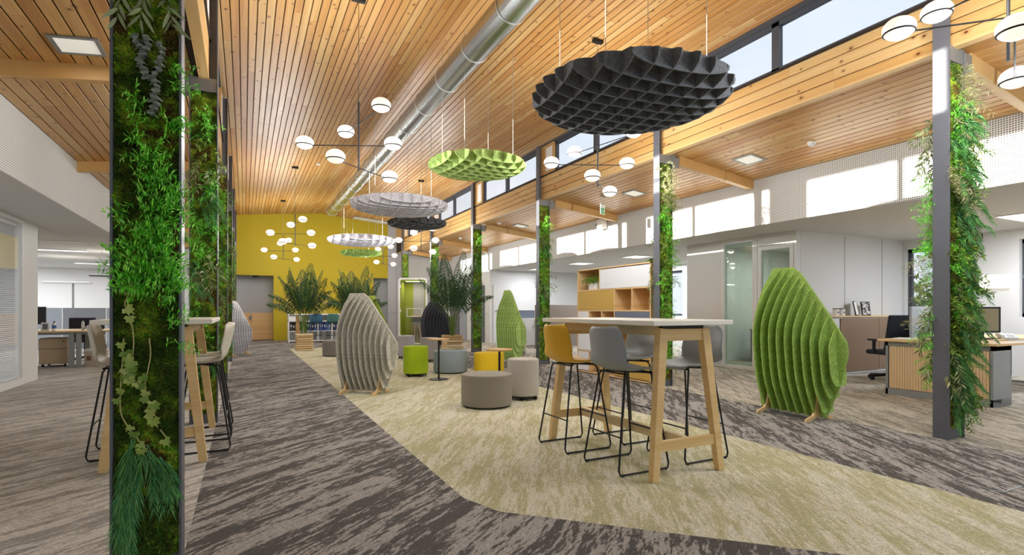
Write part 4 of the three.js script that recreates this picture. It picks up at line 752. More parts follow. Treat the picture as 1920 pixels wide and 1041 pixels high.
// ------------------------------------------------------------------ far end: counter, niche cupboards, phone booth
{
  const x0 = 1.43, x1 = 4.1, z0 = -20.7, D = 0.62, o = thing('counter', 'long white counter with open shelves under the lettering on the yellow wall', 'counter', [0, 0, 0]);
  part('counter_top', rbox(x1 - x0 + 0.06, 0.04, D + 0.06, 0.004, (x0 + x1) / 2, 1.03, z0 - D / 2), M.white, o);
  part('carcass', merge(span(x0, x0 + 0.03, 0, 1.01, z0, z0 - D), span(x1 - 0.03, x1, 0, 1.01, z0, z0 - D), span(x0, x1, 0.04, 0.07, z0 - 0.02, z0 - D), span(x0, x1, 0.02, 1.0, z0 - D + 0.02, z0 - D), span(x0, x1, 0.76, 0.79, z0 - 0.02, z0 - D), span(x0, x1, 0.4, 0.42, z0 - 0.02, z0 - D), span(x0, x0 + 0.46, 0.78, 1.0, z0 - 0.01, z0 - 0.04)), M.white, o);
  for (let x = x0 + 0.5; x < x1 - 0.2; x += 0.5) part('upright', span(x, x + 0.025, 0.05, 1.0, z0 - 0.02, z0 - D), M.white, o);
  const r = rng(61), bm = [0x33302f, 0x4b4438, 0x3d5aa8, 0x5c7fc0, 0x3a4f96, 0x6d90c8, 0x394050].map((c) => std({ color: c, roughness: 0.7 })), tone = ['black', 'brown', 'dark blue', 'pale blue', 'navy', 'sky blue', 'slate grey'];
  for (let s = 0; s < 5; s++) for (let k = 0; k < 5; k++) {
    const w = 0.055 + r() * 0.02, h = 0.27 + r() * 0.05, x = x0 + 0.07 + s * 0.5 + k * 0.082, c = s === 0 ? Math.floor(r() * 2) : 2 + Math.floor(r() * 5);
    const bnd = thing('binder', `${tone[c]} binder, ${['first', 'second', 'third', 'fourth', 'fifth'][k]} from the left in the ${['first', 'second', 'third', 'fourth', 'fifth'][s]} bay of the white counter`, 'binder', [x + w / 2, 0.4215, z0 - 0.28], 0, 'binders on the shelf of the white counter'); part('cover', rbox(w, h, 0.22, 0.004, 0, h / 2, 0, 1), bm[c], bnd); part('spine_label', box(w * 0.6, h * 0.3, 0.002, 0, h * 0.6, 0.1112), M.paper, bnd);
  }
  const t = thing('wooden_post', 'slim upright wooden post standing just left of the far palm planter', 'post', [1.62, 0, -19.3]); part('post', metric(rbox(0.12, 1.0, 0.06, 0.006, 0, 0.5, 0)), M.tanDoor, t); part('base', rbox(0.26, 0.02, 0.2, 0.004, 0, 0.01, 0), M.tanDoor, t);
  const c = thing('niche_cupboard', 'tan wooden cupboard doors filling the lower half of the grey niche', 'cupboard', [0.35, 0, -22.95]);
  for (const [a, b] of [[-0.76, -0.1], [-0.09, 0.52], [0.53, 0.98]]) part('cupboard_door', metric(rbox(b - a, 1.06, 0.03, 0.004, (a + b) / 2, 0.55, 0)), M.tanDoor, c);
  part('half_round_handle', new THREE.CylinderGeometry(0.1, 0.1, 0.008, 24, 1, false, Math.PI, Math.PI).rotateX(Math.PI / 2).rotateZ(Math.PI / 2 * 0).translate(-0.1, 0.88, 0.02), M.greyDark, c); part('plinth', box(1.74, 0.03, 0.02, 0.11, 0.012, -0.02), M.blackMat, c); part('carcass', box(1.7, 1.04, 0.25, 0.11, 0.54, -0.15), M.tanDoor, c);
  const n = thing('niche_spotlight', 'small black round spotlight under the head of the grey niche', 'spotlight', [0.4, 2.44, -22.75]); part('body', cyl(0.12, 0.12, 0.05, 0, 0.02, 0, 24), M.black, n); part('stem', cyl(0.03, 0.03, 0.2, 0, 0.06, 0, 12), M.black, n);
  // phone booth
  const bw = 0.96, bh = 2.24, bd = 1.0, b = thing('phone_booth', 'white framed phone booth with a lime green interior and a glass door', 'phone booth', [5.04, 0.03, -17.3], -0.42);
  const ring = (w, h, rr) => { const s = new THREE.Shape(); s.moveTo(-w / 2 + rr, 0); s.lineTo(w / 2 - rr, 0); s.quadraticCurveTo(w / 2, 0, w / 2, rr); s.lineTo(w / 2, h - rr); s.quadraticCurveTo(w / 2, h, w / 2 - rr, h); s.lineTo(-w / 2 + rr, h); s.quadraticCurveTo(-w / 2, h, -w / 2, h - rr); s.lineTo(-w / 2, rr); s.quadraticCurveTo(-w / 2, 0, -w / 2 + rr, 0); return s; };
  const sh = ring(bw, bh, 0.12), hole = ring(bw - 0.12, bh - 0.12, 0.08); sh.holes.push(new THREE.Path(hole.getPoints(8).map((p) => new THREE.Vector2(p.x, p.y + 0.06))));
  part('shell', new THREE.ExtrudeGeometry(sh, { depth: bd, bevelEnabled: false, curveSegments: 8 }).translate(0, 0, -bd), M.white, b);
  const lime = std({ color: 0x8f9a10, roughness: 0.9 }), W = bw - 0.1;
  part('lining', merge(span(-W / 2, -W / 2 + 0.03, 0.06, bh - 0.06, -0.08, -bd), span(W / 2 - 0.03, W / 2, 0.06, bh - 0.06, -0.08, -bd), span(-W / 2, W / 2, bh - 0.08, bh - 0.05, -0.08, -bd)), lime, b);
  part('rear_panel', span(-W / 2, W / 2, 0.05, bh - 0.05, -bd, -bd + 0.03), M.grey, b); part('rear_strip', span(-W / 2, -W / 2 + 0.32, 0.06, bh - 0.06, -bd + 0.03, -bd + 0.05), lime, b);
  const d = part('door', merge(span(-W / 2, -W / 2 + 0.035, 0.06, bh - 0.06, -0.01, -0.05), span(W / 2 - 0.035, W / 2, 0.06, bh - 0.06, -0.01, -0.05), span(-W / 2, W / 2, bh - 0.1, bh - 0.06, -0.01, -0.05), span(-W / 2, W / 2, 0.06, 0.1, -0.01, -0.05)), lime, b);
  part('pane', span(-W / 2 + 0.035, W / 2 - 0.035, 0.1, bh - 0.1, -0.026, -0.032), M.glass, d);
  part('handle', merge(span(-0.2, 0.32, 0.93, 0.95, 0.0, 0.012), span(-0.2, 0.32, 1.2, 1.22, 0, 0.012), span(-0.2, -0.18, 0.93, 1.22, 0, 0.012), span(0.3, 0.32, 0.93, 1.22, 0, 0.012)), M.white, d);
  for (const y of [0.3, 1.14, 1.95]) part('hinge', rbox(0.06, 0.1, 0.03, 0.005, -W / 2 + 0.01, y, 0.008), M.white, d);
  part('lamp_strip', span(-0.3, 0.3, bh - 0.11, bh - 0.09, -0.4, -0.6), M.panelGlow, b); { const l = new THREE.RectAreaLight(0xfff4e4, 14, 0.6, 0.2); l.position.set(0, bh - 0.115, -0.5); l.rotation.x = -Math.PI / 2; b.add(l); }
  part('shelf', metric(rbox(0.55, 0.03, 0.3, 0.006, 0.1, 0.45 + 0.5, -bd + 0.2)), M.beech, b); part('floor_mat', span(-W / 2, W / 2, 0.045, 0.06, -0.05, -bd), M.greyDark, b);
  const st = thing('wooden_stool', 'small round stool on splayed wooden legs inside the phone booth', 'stool', [5.28, 0.092, -17.75]); part('seat', cyl(0.17, 0.17, 0.04, 0, 0.62, 0, 28), M.plasticGrey, st); for (const a of [0.6, 2.2, 3.7, 5.3]) part('leg', beam([Math.cos(a) * 0.2, 0, Math.sin(a) * 0.2], [Math.cos(a) * 0.09, 0.63, Math.sin(a) * 0.09], 0.022, 0.022, 0.03, 0.03), M.beech, st);
  const gr = struct('ceiling_grille'); for (let i = 0; i < 9; i++) { const x = 4.0 + i * 0.15, m = part('grille_panel', rbox(0.145, 0.02, 0.5, 0.003), M.frameWhite, gr); m.position.set(x, hallY(x) - 0.03, -21.9); m.rotation.z = -0.098; }
}

// ------------------------------------------------------------------ right wing furniture
{
  const o = thing('tambour_cabinet', 'low grey cabinet with a pale wooden tambour front behind the bushy column', 'cabinet', [8.07, 0, -3.66]), L = 1.2, D = 0.48, H = 0.745;
  part('carcass', merge(span(0, D, 0, H, -L / 2, -L / 2 + 0.03), span(0, D, 0, H, L / 2 - 0.03, L / 2), span(0, D, 0, 0.09, -L / 2, L / 2), span(0, D, H - 0.06, H, -L / 2, L / 2), span(D - 0.02, D, 0, H, -L / 2, L / 2)), M.metalGrey, o);
  for (let i = 0; i < 34; i++) part('tambour_slat', box(0.014, H - 0.16, (L - 0.08) / 34 - 0.004, 0.018, H / 2 + 0.015, -L / 2 + 0.04 + (i + 0.5) * (L - 0.08) / 34), M.tambour, o);
  const d = thing('desk', 'light wooden desk running from the tambour cabinet to the right edge of the picture', 'desk', [8.0, 0, -3.0]);
  part('desk_top', metric(rbox(0.82, 0.03, 1.34, 0.004, 0.4, 0.762, -0.66)), M.deskTop, d); part('desk_top', metric(rbox(2.6, 0.03, 0.85, 0.004, 2.12, 0.762, -0.9)), M.deskTop, d);
  for (const x of [0.72, 3.3]) { for (const z of [-0.6, -1.3]) part('leg', span(x, x + 0.05, 0, 0.747, z, z + 0.05), M.metalGrey, d); part('foot_bar', span(x, x + 0.05, 0, 0.03, -1.25, -0.6), M.metalGrey, d); } part('modesty_panel', span(0.8, 3.3, 0.3, 0.72, -1.24, -1.22), M.metalGrey, d);
  const mon = (label, x, y, z, turn, w = 0.42, h = 0.34) => { const m = thing('monitor', label, 'monitor', [x, y, z], turn); part('casing', rbox(w, h, 0.035, 0.01, 0, 0.27, 0), M.monitorBack, m); part('screen', box(w - 0.05, h - 0.05, 0.003, 0, 0.27, 0.019), M.monitorFace, m); part('stand', merge(span(-0.03, 0.03, 0, 0.25, -0.05, -0.025), rbox(0.22, 0.014, 0.17, 0.005, 0, 0.007, -0.02)), M.black, m); return m; };
  mon('square monitor with a beige screen on the desk right of the bushy column', 9.22, 0.779, -3.62, -0.9, 0.40, 0.36); mon('dark monitor seen edge-on, half hidden by the foliage', 9.35, 0.779, -4.02, 0.55);
  const cab = thing('monitor_cable', 'black cable looping from the square monitor to the desk phone', 'cable', [9.22, 0.786, -3.6]); part('cable', tube([[0.05, 0.1, -0.0], [0.1, 0.02, 0.03], [0.22, 0.0, 0.06], [0.34, 0.0, 0.1]], 0.006), M.black, cab);
  const ph = thing('desk_phone', 'white desk phone lying near the right edge on the wooden desk', 'phone', [9.63, 0.778, -3.5], -0.9); part('body', rbox(0.2, 0.04, 0.2, 0.01, 0, 0.03, 0).rotateX(0.25), M.white, ph); part('handset', rbox(0.05, 0.035, 0.2, 0.014, -0.075, 0.065, 0).rotateX(0.25), M.paper, ph); part('keypad', box(0.07, 0.004, 0.09, 0.03, 0.053, 0.02).rotateX(0.25), M.grey, ph);
  const doc = thing('paper_stack', 'flat stack of paper on the desk beside the tambour cabinet', 'papers', [8.28, 0.779, -4.12], 0.2); part('sheets', box(0.3, 0.012, 0.21, 0, 0.006, 0), M.paper, doc);
  const scr = thing('desk_screen', 'grey fabric desk screens with a dark post behind the square monitor', 'screen', [10.4, 0, -4.6], 0.0); for (const [a, b] of [[-1.0, -0.02], [0.03, 1.0]]) part('fabric_panel', rbox(b - a, 1.2, 0.035, 0.008, (a + b) / 2, 0.64, 0), M.screenGrey, scr); part('post', rbox(0.05, 1.26, 0.05, 0.004, 0.005, 0.63, 0), M.metalGrey, scr); for (const x of [-0.95, 0.95]) part('foot', span(x - 0.03, x + 0.03, 0, 0.045, -0.15, 0.15), M.metalGrey, scr);

  const cr = thing('credenza', 'long low cupboard with brown sliding doors under the white panelled wall', 'cupboard', [10.5, 0, -6.0]), cw = 2.7;
  part('carcass', merge(span(-cw / 2, cw / 2, 0.03, 1.05, -0.15, 0.2), span(-cw / 2 + 0.02, cw / 2, 0, 0.03, -0.12, 0.18)), M.whiteSoft, cr); part('cupboard_top', metric(rbox(cw + 0.03, 0.025, 0.4, 0.003, 0, 1.065, 0.03)), M.deskTop, cr);
  part('sliding_door', rbox(1.18, 0.96, 0.018, 0.003, -0.36, 0.55, 0.212), M.credDoor, cr); part('sliding_door', rbox(1.0, 0.96, 0.018, 0.003, 0.75, 0.55, 0.206), M.credDoor, cr);
  const fr = (label, x, w, h, m, lean, t) => { const f = thing('leaning_frame', label, 'picture', [x, 1.079, -6.0], t); part('frame', rbox(w, h, 0.018, 0.003, 0, h / 2, 0).rotateX(lean), M.black, f); part('print', box(w - 0.03, h - 0.03, 0.003, 0, h / 2, 0.0105).rotateX(lean), m, f); };
  const art = makeTexture(64, 96, (u, v, q) => { const a = fbm(u * 6, v * 9, 6, 9, 33, 3) > 0.5 || (v > 0.62 && v < 0.86 && u > 0.15 && u < 0.85 && fbm(u * 18, v * 6, 18, 6, 35, 2) > 0.42), k = a ? 205 : 48; q[0] = q[1] = q[2] = k; });
  fr('plain pale grey board leaning on the long brown cupboard', 10.42, 0.22, 0.28, M.paper, -0.2, 0.35); fr('black and white print leaning on the long brown cupboard', 10.72, 0.2, 0.27, std({ map: art, roughness: 0.6 }), -0.15, -0.25);
  for (const [x, l] of [[9.72, 'small grey printed jar on the cupboard, the left of two'], [9.9, 'small grey printed jar on the cupboard, the right of two']]) { const j = thing('jar', l, 'jar', [x, 1.079, -5.98]); part('body', cyl(0.055, 0.055, 0.12, 0, 0, 0, 24), M.whiteSoft, j); part('lid', cyl(0.05, 0.05, 0.02, 0, 0.12, 0, 24), M.greyDark, j); part('print', new THREE.CylinderGeometry(0.0555, 0.0555, 0.03, 24, 1, true, -0.5, 1).translate(0, 0.06, 0), M.greyDark, j); }
  // swivel chair
  const officeChair = (label, x, z, t, mat) => {
    const c = thing('swivel_chair', label, 'office chair', [x, 0, z], t);
    part('backrest', (() => { const g = new RoundedBoxGeometry(0.46, 0.6, 0.04, 3, 0.02), p = g.attributes.position; for (let i = 0; i < p.count; i++) { const y = p.getY(i), xx = p.getX(i); p.setXYZ(i, xx * (1 - 0.12 * (y + 0.3)), y, p.getZ(i) - 0.35 * xx * xx * 0.8 * -1 - 0.18 * (y - 0.05) * Math.abs(y - 0.05) - 0.1 * y); } g.computeVertexNormals(); return g.translate(0, 0.80, -0.22); })(), mat, c);
    part('seat', rbox(0.48, 0.08, 0.46, 0.035, 0, 0.47, 0, 3), mat, c); part('back_bar', rbox(0.07, 0.28, 0.03, 0.01, 0, 0.52, -0.24), M.black, c); part('gas_column', cyl(0.028, 0.028, 0.36, 0, 0.09, 0, 14), M.black, c);
    for (const s of [-1, 1]) part('armrest', merge(rbox(0.06, 0.03, 0.24, 0.01, s * 0.27, 0.68, 0), rbox(0.03, 0.22, 0.05, 0.008, s * 0.27, 0.57, 0)), M.black, c);
    for (let k = 0; k < 5; k++) { const a = k * 1.2566, g = part('base_spoke', beam([0, 0.09, 0], [Math.cos(a) * 0.3, 0.065, Math.sin(a) * 0.3], 0.05, 0.035, 0.03, 0.025), M.black, c); part('castor', new THREE.CylinderGeometry(0.028, 0.028, 0.045, 16).rotateX(Math.PI / 2).rotateY(-a).translate(Math.cos(a) * 0.3, 0.029, Math.sin(a) * 0.3), M.black, g); }
    return c;
  };
  officeChair('black mesh swivel chair in front of the brown cupboard doors', 9.78, -5.12, -0.35 + Math.PI, M.mesh);
  // partitions of the open office behind the bookshelf
  const sc = thing('partition_screen', 'brown fabric partition screen left of the bookshelf', 'screen', [9.3, 0, -14.2]); part('fabric_panel', rbox(2.6, 1.3, 0.04, 0.008, 0, 0.7, 0), M.screenBrown, sc); for (const x of [-1.2, 1.2]) part('foot', span(x - 0.03, x + 0.03, 0, 0.05, -0.2, 0.2), M.metalGrey, sc);
  const lc = thing('low_cupboard', 'white low cupboard between the pale green divider and the column', 'cupboard', [8.25, 0, -15.4]); part('carcass', rbox(0.9, 0.9, 0.45, 0.005, 0, 0.47, 0), M.whiteSoft, lc); part('plinth', box(0.86, 0.02, 0.4, 0, 0.01, 0), M.blackMat, lc);
  const ls = thing('desk_screen', 'slate blue framed screen standing above the white low cupboard', 'screen', [8.25, 0.921, -15.5]); part('fabric_panel', rbox(0.86, 0.24, 0.03, 0.006, 0, 0.12, 0), std({ color: 0x76808f, roughness: 0.9 }), ls); part('frame', merge(box(0.9, 0.02, 0.036, 0, 0.245, 0), box(0.02, 0.25, 0.036, -0.44, 0.125, 0), box(0.02, 0.25, 0.036, 0.44, 0.125, 0)), M.frameDark, ls);
  const wb = thing('flip_stand', 'narrow white edged stand leaning beside the third right column', 'stand', [6.62, 0, -12.3], 1.2); part('panel', rbox(0.5, 0.86, 0.03, 0.006, 0, 0.45, 0).rotateX(-0.12), M.greyDark, wb); part('edge', merge(...[-0.25, 0.25].map((x) => rbox(0.035, 0.9, 0.05, 0.006, x, 0.452, 0).rotateX(-0.12))), M.white, wb); part('rear_strut', beam([0, 0.004, -0.36], [0, 0.82, -0.12], 0.03, 0.02), M.white, wb);
  // furniture glimpsed in the glazed office
  const dk = thing('desk', 'desk behind the glass of the office next to the tall green divider', 'desk', [10.8, 0, -7.6]); part('desk_top', metric(rbox(0.8, 0.03, 1.6, 0.004, 0, 0.74, 0)), M.deskTop, dk); part('side_panel', merge(span(-0.38, 0.38, 0, 0.725, -0.78, -0.75), span(-0.38, 0.38, 0, 0.725, 0.75, 0.78)), M.metalGrey, dk); part('modesty_panel', span(-0.36, -0.34, 0.3, 0.72, -0.75, 0.75), M.screenBrown, dk);
  officeChair('dark swivel chair behind the office glass', 10.0, -7.2, 1.4, M.mesh);
  // sconce on the outer wall
  const wl = thing('wall_light', 'rounded white wall light glowing at the right edge of the picture', 'wall light', [12.28, 1.66, -4.62]); part('lamp_shade', rbox(0.06, 0.15, 0.46, 0.03, -0.03, 0, 0, 3), M.panelGlow, wl);
  const l = new THREE.RectAreaLight(0xfff1dc, 3, 0.4, 0.12); l.position.set(-0.066, 0, 0); l.rotation.y = Math.PI / 2; wl.add(l);
}

// ------------------------------------------------------------------ left open office
{
  const d = thing('desk', 'pale office desk with grey legs beyond the glazed room at the far left', 'desk', [-3.6, 0, -14.4]);
  part('desk_top', metric(rbox(2.2, 0.03, 1.5, 0.004, 0, 0.745, 0)), M.deskTop, d); for (const [x, z] of [[0.44, 0.66], [0.56, 0.66], [0.44, -0.6], [-1.0, 0.66], [1.04, -0.6]]) part('leg', rbox(0.085, 0.73, 0.06, 0.006, x, 0.365, z), M.metalGrey, d); part('rail', span(-1.0, 1.0, 0.68, 0.725, 0.6, 0.64), M.metalGrey, d);
  const p = thing('pedestal', 'beige two-drawer pedestal on castors under the far left desk', 'pedestal', [-3.54, 0, -14.35]); part('carcass', rbox(0.46, 0.54, 0.55, 0.006, 0, 0.33, -0.02), M.tan, p); const dr1 = part('drawer', rbox(0.46, 0.2, 0.02, 0.004, 0, 0.485, 0.27), M.tan, p), dr2 = part('drawer', rbox(0.46, 0.3, 0.02, 0.004, 0, 0.225, 0.27), M.tan, p); part('lock', box(0.04, 0.012, 0.004, 0.17, 0.53, 0.282), M.black, dr1); for (const [x, z] of [[-0.18, -0.2], [0.18, -0.2], [-0.18, 0.2], [0.18, 0.2]]) part('castor', new THREE.CylinderGeometry(0.03, 0.03, 0.03, 14).rotateZ(Math.PI / 2).translate(x, 0.031, z), M.black, p);
  const b = thing('cardboard_box', 'white printed cardboard box on the floor under the far left desk', 'box', [-2.82, 0, -14.1]); part('box_body', rbox(0.36, 0.33, 0.3, 0.004, 0, 0.165, 0), std({ color: 0xb9ab98, roughness: 0.8 }), b); part('printed_square', box(0.08, 0.1, 0.002, -0.1, 0.17, 0.1512), std({ color: 0x7a5a50, roughness: 0.8 }), b); part('lid', rbox(0.37, 0.04, 0.31, 0.004, 0, 0.335, 0), M.whiteSoft, b);
  const m = thing('monitor', 'black monitor seen from behind on the far left desk', 'monitor', [-3.95, 0.761, -14.2], 0.1); part('casing', rbox(0.52, 0.36, 0.04, 0.01, 0, 0.31, 0), M.monitorBack, m); part('bezel', rbox(0.53, 0.37, 0.012, 0.004, 0, 0.31, -0.024), M.metalGrey, m); part('stand', merge(span(-0.03, 0.03, 0, 0.2, 0.0, 0.03), rbox(0.24, 0.014, 0.18, 0.005, 0, 0.007, 0)), M.black, m);
  for (const [x, l] of [[-3.93, 'small photo frame below the black monitor, the left of two'], [-3.62, 'small photo frame below the black monitor, the right of two']]) { const f = thing('photo_frame', l, 'photo frame', [x, 0.762, -13.9], 0.1); part('frame', rbox(0.13, 0.17, 0.015, 0.003, 0, 0.085, 0).rotateX(-0.12), M.whiteSoft, f); part('photo', box(0.08, 0.11, 0.003, 0, 0.085, 0.009).rotateX(-0.12), M.greyDark, f); }
  const bt = thing('spray_bottle', 'small white bottle with a blue label on the far left desk', 'bottle', [-3.47, 0.761, -13.88]); part('bottle', cyl(0.035, 0.035, 0.16, 0, 0, 0, 18), M.white, bt); part('cap', cyl(0.015, 0.015, 0.04, 0, 0.16, 0, 12), M.frameDark, bt); part('bottle_label', new THREE.CylinderGeometry(0.0355, 0.0355, 0.07, 18, 1, true).translate(0, 0.08, 0), std({ color: 0x3f6aa0, roughness: 0.5 }), bt);
  const wbt = thing('water_bottle', 'clear plastic bottle in the middle of the far left desk', 'bottle', [-3.05, 0.761, -14.1]); part('bottle', cyl(0.03, 0.026, 0.17, 0, 0, 0, 18), M.whiteSoft, wbt); part('cap', cyl(0.014, 0.014, 0.025, 0, 0.17, 0, 12), M.white, wbt);
  const ph = thing('desk_phone', 'dark desk phone with a slanted handset on the far left desk', 'phone', [-2.78, 0.761, -13.95], 0.3); part('body', rbox(0.24, 0.16, 0.2, 0.02, 0, 0.09, 0).rotateZ(0.1), M.blackMat, ph); part('handset', beam([-0.24, 0.03, 0.08], [0.0, 0.2, 0.06], 0.035, 0.03), M.metalGrey, ph);
  const ch = (label, x, z, mat) => { const c = thing('swivel_chair', label, 'office chair', [x, 0, z], 0); part('backrest', rbox(0.5, 0.5, 0.06, 0.05, 0, 0.76, 0.1, 3), mat, c); part('seat', rbox(0.5, 0.08, 0.46, 0.03, 0, 0.47, -0.15, 3), mat, c); part('gas_column', cyl(0.03, 0.03, 0.38, 0, 0.07, -0.15, 12), M.black, c); for (let k = 0; k < 5; k++) { const a = k * 1.2566; part('base_spoke', beam([0, 0.08, -0.15], [Math.cos(a) * 0.3, 0.03, -0.15 + Math.sin(a) * 0.3], 0.045, 0.04, 0.03, 0.03), M.black, c); } };
  ch('navy swivel chair tucked behind the far left desk', -3.35, -15.55, std({ color: 0x23232f, roughness: 0.9 })); ch('dark red swivel chair glimpsed left of the nearest plant column', -2.38, -15.9, M.red);
  for (const [x, z, y, l] of [[-4.15, -18.2, 1.92, 'white standing office lamp with a flat head, the farther and lower of two'], [-2.72, -16.2, 2.02, 'grey standing office lamp with a flat head, the nearer of two']]) { const o = thing('floor_lamp', l, 'floor lamp', [x, 0, z]); part('pole', cyl(0.022, 0.022, y, 0, 0, 0, 14), M.metalGrey, o); part('lamp_head', merge(rbox(1.05, 0.045, 0.3, 0.012, -0.12, y + 0.01, 0)), x < -4 ? M.white : M.metalGrey, o); part('base', rbox(0.4, 0.02, 0.3, 0.006, 0, 0.01, 0), M.metalGrey, o); const l2 = new THREE.RectAreaLight(0xfff6e6, 5, 0.95, 0.25); l2.position.set(-0.12, y + 0.036, 0); l2.rotation.x = Math.PI / 2; o.add(l2); part('lamp_glow', box(0.96, 0.004, 0.25, -0.12, y + 0.0335, 0), M.panelGlow, o); }
  const s = thing('partition_screen', 'row of grey partition screens in front of the white end wall at the far left', 'screen', [-4.6, 0, -19.4]); for (let i = 0; i < 4; i++) part('fabric_panel', rbox(1.0, 1.2, 0.04, 0.008, -1.6 + i * 1.02, 0.65, 0), i % 2 ? M.screenGrey : std({ color: 0x8c9095, roughness: 0.9 }), s); for (let i = 0; i < 5; i++) part('foot', span(-2.12 + i * 1.02, -2.06 + i * 1.02, 0, 0.05, -0.15, 0.15), M.metalGrey, s);
}

// ------------------------------------------------------------------ fittings on the ceilings and the bulkhead
const tiltR = -Math.atan(0.118), tiltL = Math.atan(0.125);
function downlight(label, x, z, right) {
  const o = thing('square_downlight', label, 'downlight', [x, (right ? lowR(x) : lowL(x)) - 0.001, z]); o.rotation.z = right ? tiltR : tiltL;
  part('bezel', merge(box(0.36, 0.014, 0.035, 0, -0.006, 0.1625), box(0.36, 0.014, 0.035, 0, -0.006, -0.1625), box(0.035, 0.014, 0.29, 0.1625, -0.006, 0), box(0.035, 0.014, 0.29, -0.1625, -0.006, 0)), M.metalGrey, o); part('lamp_diffuser', box(0.29, 0.008, 0.29, 0, -0.003, 0), M.downGlow, o);
  const l = new THREE.RectAreaLight(0xfff2e0, DOWN_LIGHT, 0.28, 0.28); l.position.y = -0.012; l.rotation.x = -Math.PI / 2; o.add(l);
}
downlight('square flush downlight in the left wooden ceiling, beside the nearest plant column', -1.32, -5.93, false);
downlight('square flush downlight in the right wooden ceiling, left of the round smoke detector', 6.97, -5.63, true);
downlight('square flush downlight in the right wooden ceiling, left of the planted column by the bookshelf', 6.95, -8.3, true);
downlight('square flush downlight in the right wooden ceiling behind the third column', 6.85, -13.0, true);
const detector = (label, x, z, f, t) => { const o = thing('smoke_detector', label, 'smoke detector', [x, f(x) - 0.001, z]); o.rotation.z = t; part('base', cyl(0.055, 0.055, 0.02, 0, -0.02, 0, 24), M.white, o); part('body', cyl(0.035, 0.048, 0.025, 0, -0.045, 0, 24), M.whiteSoft, o); };
detector('round white smoke detector on the right wooden ceiling, near the bushy column', 7.03, -4.66, lowR, tiltR);
detector('small round detector on the right wooden ceiling, right of the palm', 6.3, -13.2, lowR, tiltR);
detector('small round detector hanging on the right wooden ceiling, farther back', 6.4, -16.4, lowR, tiltR);
detector('small round detector on the hall ceiling left of the duct', 1.7, -14.4, hallY, 0.098);
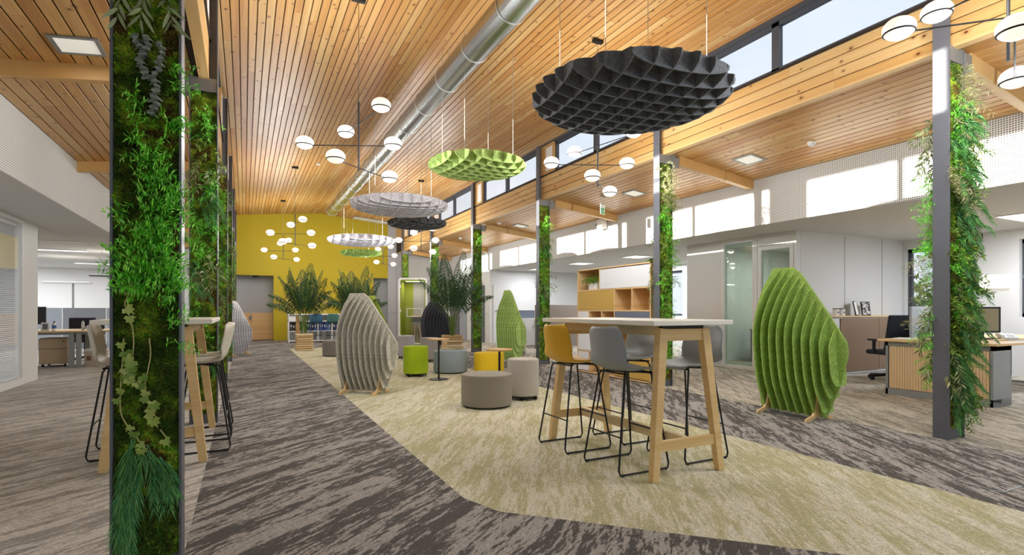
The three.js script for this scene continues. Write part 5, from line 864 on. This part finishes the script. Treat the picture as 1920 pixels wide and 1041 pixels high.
{
  const o = thing('exit_sign', 'hanging green and white emergency exit sign below the right wooden ceiling', 'exit sign', [6.66, 3.28, -8.96], 0.46); part('hanger', merge(bar([-0.07, 0.1, 0], [-0.07, 0.275, 0], 0.003), bar([0.07, 0.1, 0], [0.07, 0.275, 0], 0.003), box(0.2, 0.02, 0.04, 0, 0.262, 0)), M.metalGrey, o); part('sign_plate', rbox(0.2, 0.2, 0.012, 0.003, 0, 0, 0), std({ color: 0xe8f0e8, roughness: 0.4 }), o);
  part('green_panel', box(0.184, 0.11, 0.002, 0, -0.03, 0.0072), std({ color: 0x1f8a4c, roughness: 0.5, emissive: 0x1f8a4c, emissiveIntensity: 0.25 }), o);
  const px = (x, y, w, h, a = 0) => box(w, h, 0.002).rotateZ(a).translate(x, y, 0.009); part('running_figure', merge(px(0.055, -0.03, 0.035, 0.07), px(-0.02, -0.02, 0.014, 0.035, 0.3), new THREE.CircleGeometry(0.008, 12).translate(-0.026, 0.006, 0.0092).toNonIndexed(), px(-0.008, -0.05, 0.01, 0.036, 0.5), px(-0.034, -0.05, 0.01, 0.034, -0.5), px(-0.07, -0.03, 0.028, 0.008)), M.paper, o);
  const s = thing('wall_speaker', 'white box speaker with a small camera mounted on the right bulkhead', 'speaker', [XB - 0.09, 3.27, -10.45]); part('casing', rbox(0.16, 0.22, 0.2, 0.01, 0, 0, 0), M.white, s); part('bracket', box(0.02, 0.1, 0.1, 0.082, 0, 0), M.frameDark, s); part('camera_head', merge(rbox(0.09, 0.07, 0.07, 0.015, 0, 0.0, -0.22), box(0.05, 0.02, 0.12, 0.03, 0.0, -0.15)), M.metalGrey, s);
  // recessed panels of the office ceilings
  const panel = (label, x, z, w, d, glow) => { const o = thing('ceiling_light', label, 'ceiling light', [x, SOFF, z]); part('frame', merge(box(w, 0.016, 0.02, 0, -0.006, d / 2), box(w, 0.016, 0.02, 0, -0.006, -d / 2), box(0.02, 0.016, d, w / 2, -0.006, 0), box(0.02, 0.016, d, -w / 2, -0.006, 0)), M.frameWhite, o); part('lamp_diffuser', box(w - 0.02, 0.008, d - 0.02, 0, -0.003, 0), glow ? M.panelGlow : M.frameWhite, o); if (glow) { const l = new THREE.RectAreaLight(0xf3f7ff, PANEL_LIGHT, w - 0.05, d - 0.05); l.position.y = -0.011; l.rotation.x = -Math.PI / 2; o.add(l); } };
  panel('bright ceiling light panel in the left office, the nearer lit one', -4.0, -16.25, 1.15, 0.3, true); panel('bright ceiling light panel in the left office, the farther lit one', -4.05, -20.4, 1.15, 0.3, true); panel('unlit pale ceiling panel in the left office, nearest the bulkhead', -3.3, -14.2, 0.9, 0.3, false);
  panel('ceiling light panel in the left office seen through the blinds', -5.2, -9.5, 1.2, 0.6, true); panel('ceiling light panel in the left office hidden behind the nearest column', -5.0, -4.5, 1.2, 0.6, true);
  panel('lit ceiling panel deep in the left office, the nearer of two hidden by the corner', -6.3, -16.8, 1.2, 0.6, true); panel('lit ceiling panel deep in the left office, the farther of two hidden by the corner', -6.3, -21, 1.2, 0.6, true); panel('lit ceiling panel over the far side of the right open office', 11.3, -12.6, 1.2, 0.6, true);
  panel('pale ceiling panel in the right open office, the nearer of two above the bookshelf', 9.45, -11.2, 0.6, 0.6, true); panel('pale ceiling panel in the right open office, the farther of two above the bookshelf', 9.3, -13.6, 0.6, 0.6, true);
  panel('ceiling light panel above the desk at the right edge of the picture', 10.9, -3.6, 1.15, 0.6, true); panel('ceiling light panel inside the glazed office', 10.6, -7.4, 0.6, 0.6, true); panel('ceiling light panel in the corridor beside the booth', 7.0 + 2.3, -16.2, 0.6, 0.6, true); panel('ceiling light panel over the right wing in front of the picture', 10.4, -0.6, 1.2, 0.6, true);
}

// ------------------------------------------------------------------ greenery outside the window on the right
{
  const r = rng(404), G = [lin(0x9fae4a), lin(0x7d9a3c), lin(0xb9bd62), lin(0x5f8038), lin(0x4a6a58)];
  for (const [x, z, h, R, l] of [[15.6, -8.2, 2.2, 1.7, 'leafy yellow green shrub outside the right window'], [16.9, -4.2, 2.0, 1.5, 'leafy shrub outside at the right edge, beyond the wall light'], [17.4, -11.5, 2.6, 1.9, 'leafy shrub outside behind the partition windows']]) {
    const o = thing('garden_shrub', l, 'shrub', [x, -0.32, z]), mb = new MB();
    for (let i = 0; i < 5200; i++) { const a = r() * 6.283, b = Math.acos(2 * r() - 1), k = R * Math.pow(r(), 0.4), p = V(Math.cos(a) * Math.sin(b) * k, h * 0.55 + Math.cos(b) * k * h / R * 0.55, Math.sin(a) * Math.sin(b) * k); mb.leaf(p, V(r() - 0.5, r() - 0.6, r() - 0.5).normalize(), V(r() - 0.5, r(), r() - 0.5).normalize(), 0.15 + r() * 0.09, 0.08, tint(pick(G, r), r), 0.2); }
    part('foliage', mb.build(), M.leaf, o, 'stuff'); const tw = []; for (let k = 0; k < 6; k++) tw.push(tube([[0, 0, 0], [(r() - 0.5) * 0.6, h * 0.4, (r() - 0.5) * 0.6], [(r() - 0.5) * 1.4, h * 0.9, (r() - 0.5) * 1.4]], 0.03, 6)); part('trunk', merge(tw), M.soil, o);
  }
}

renderer.render(scene, camera);
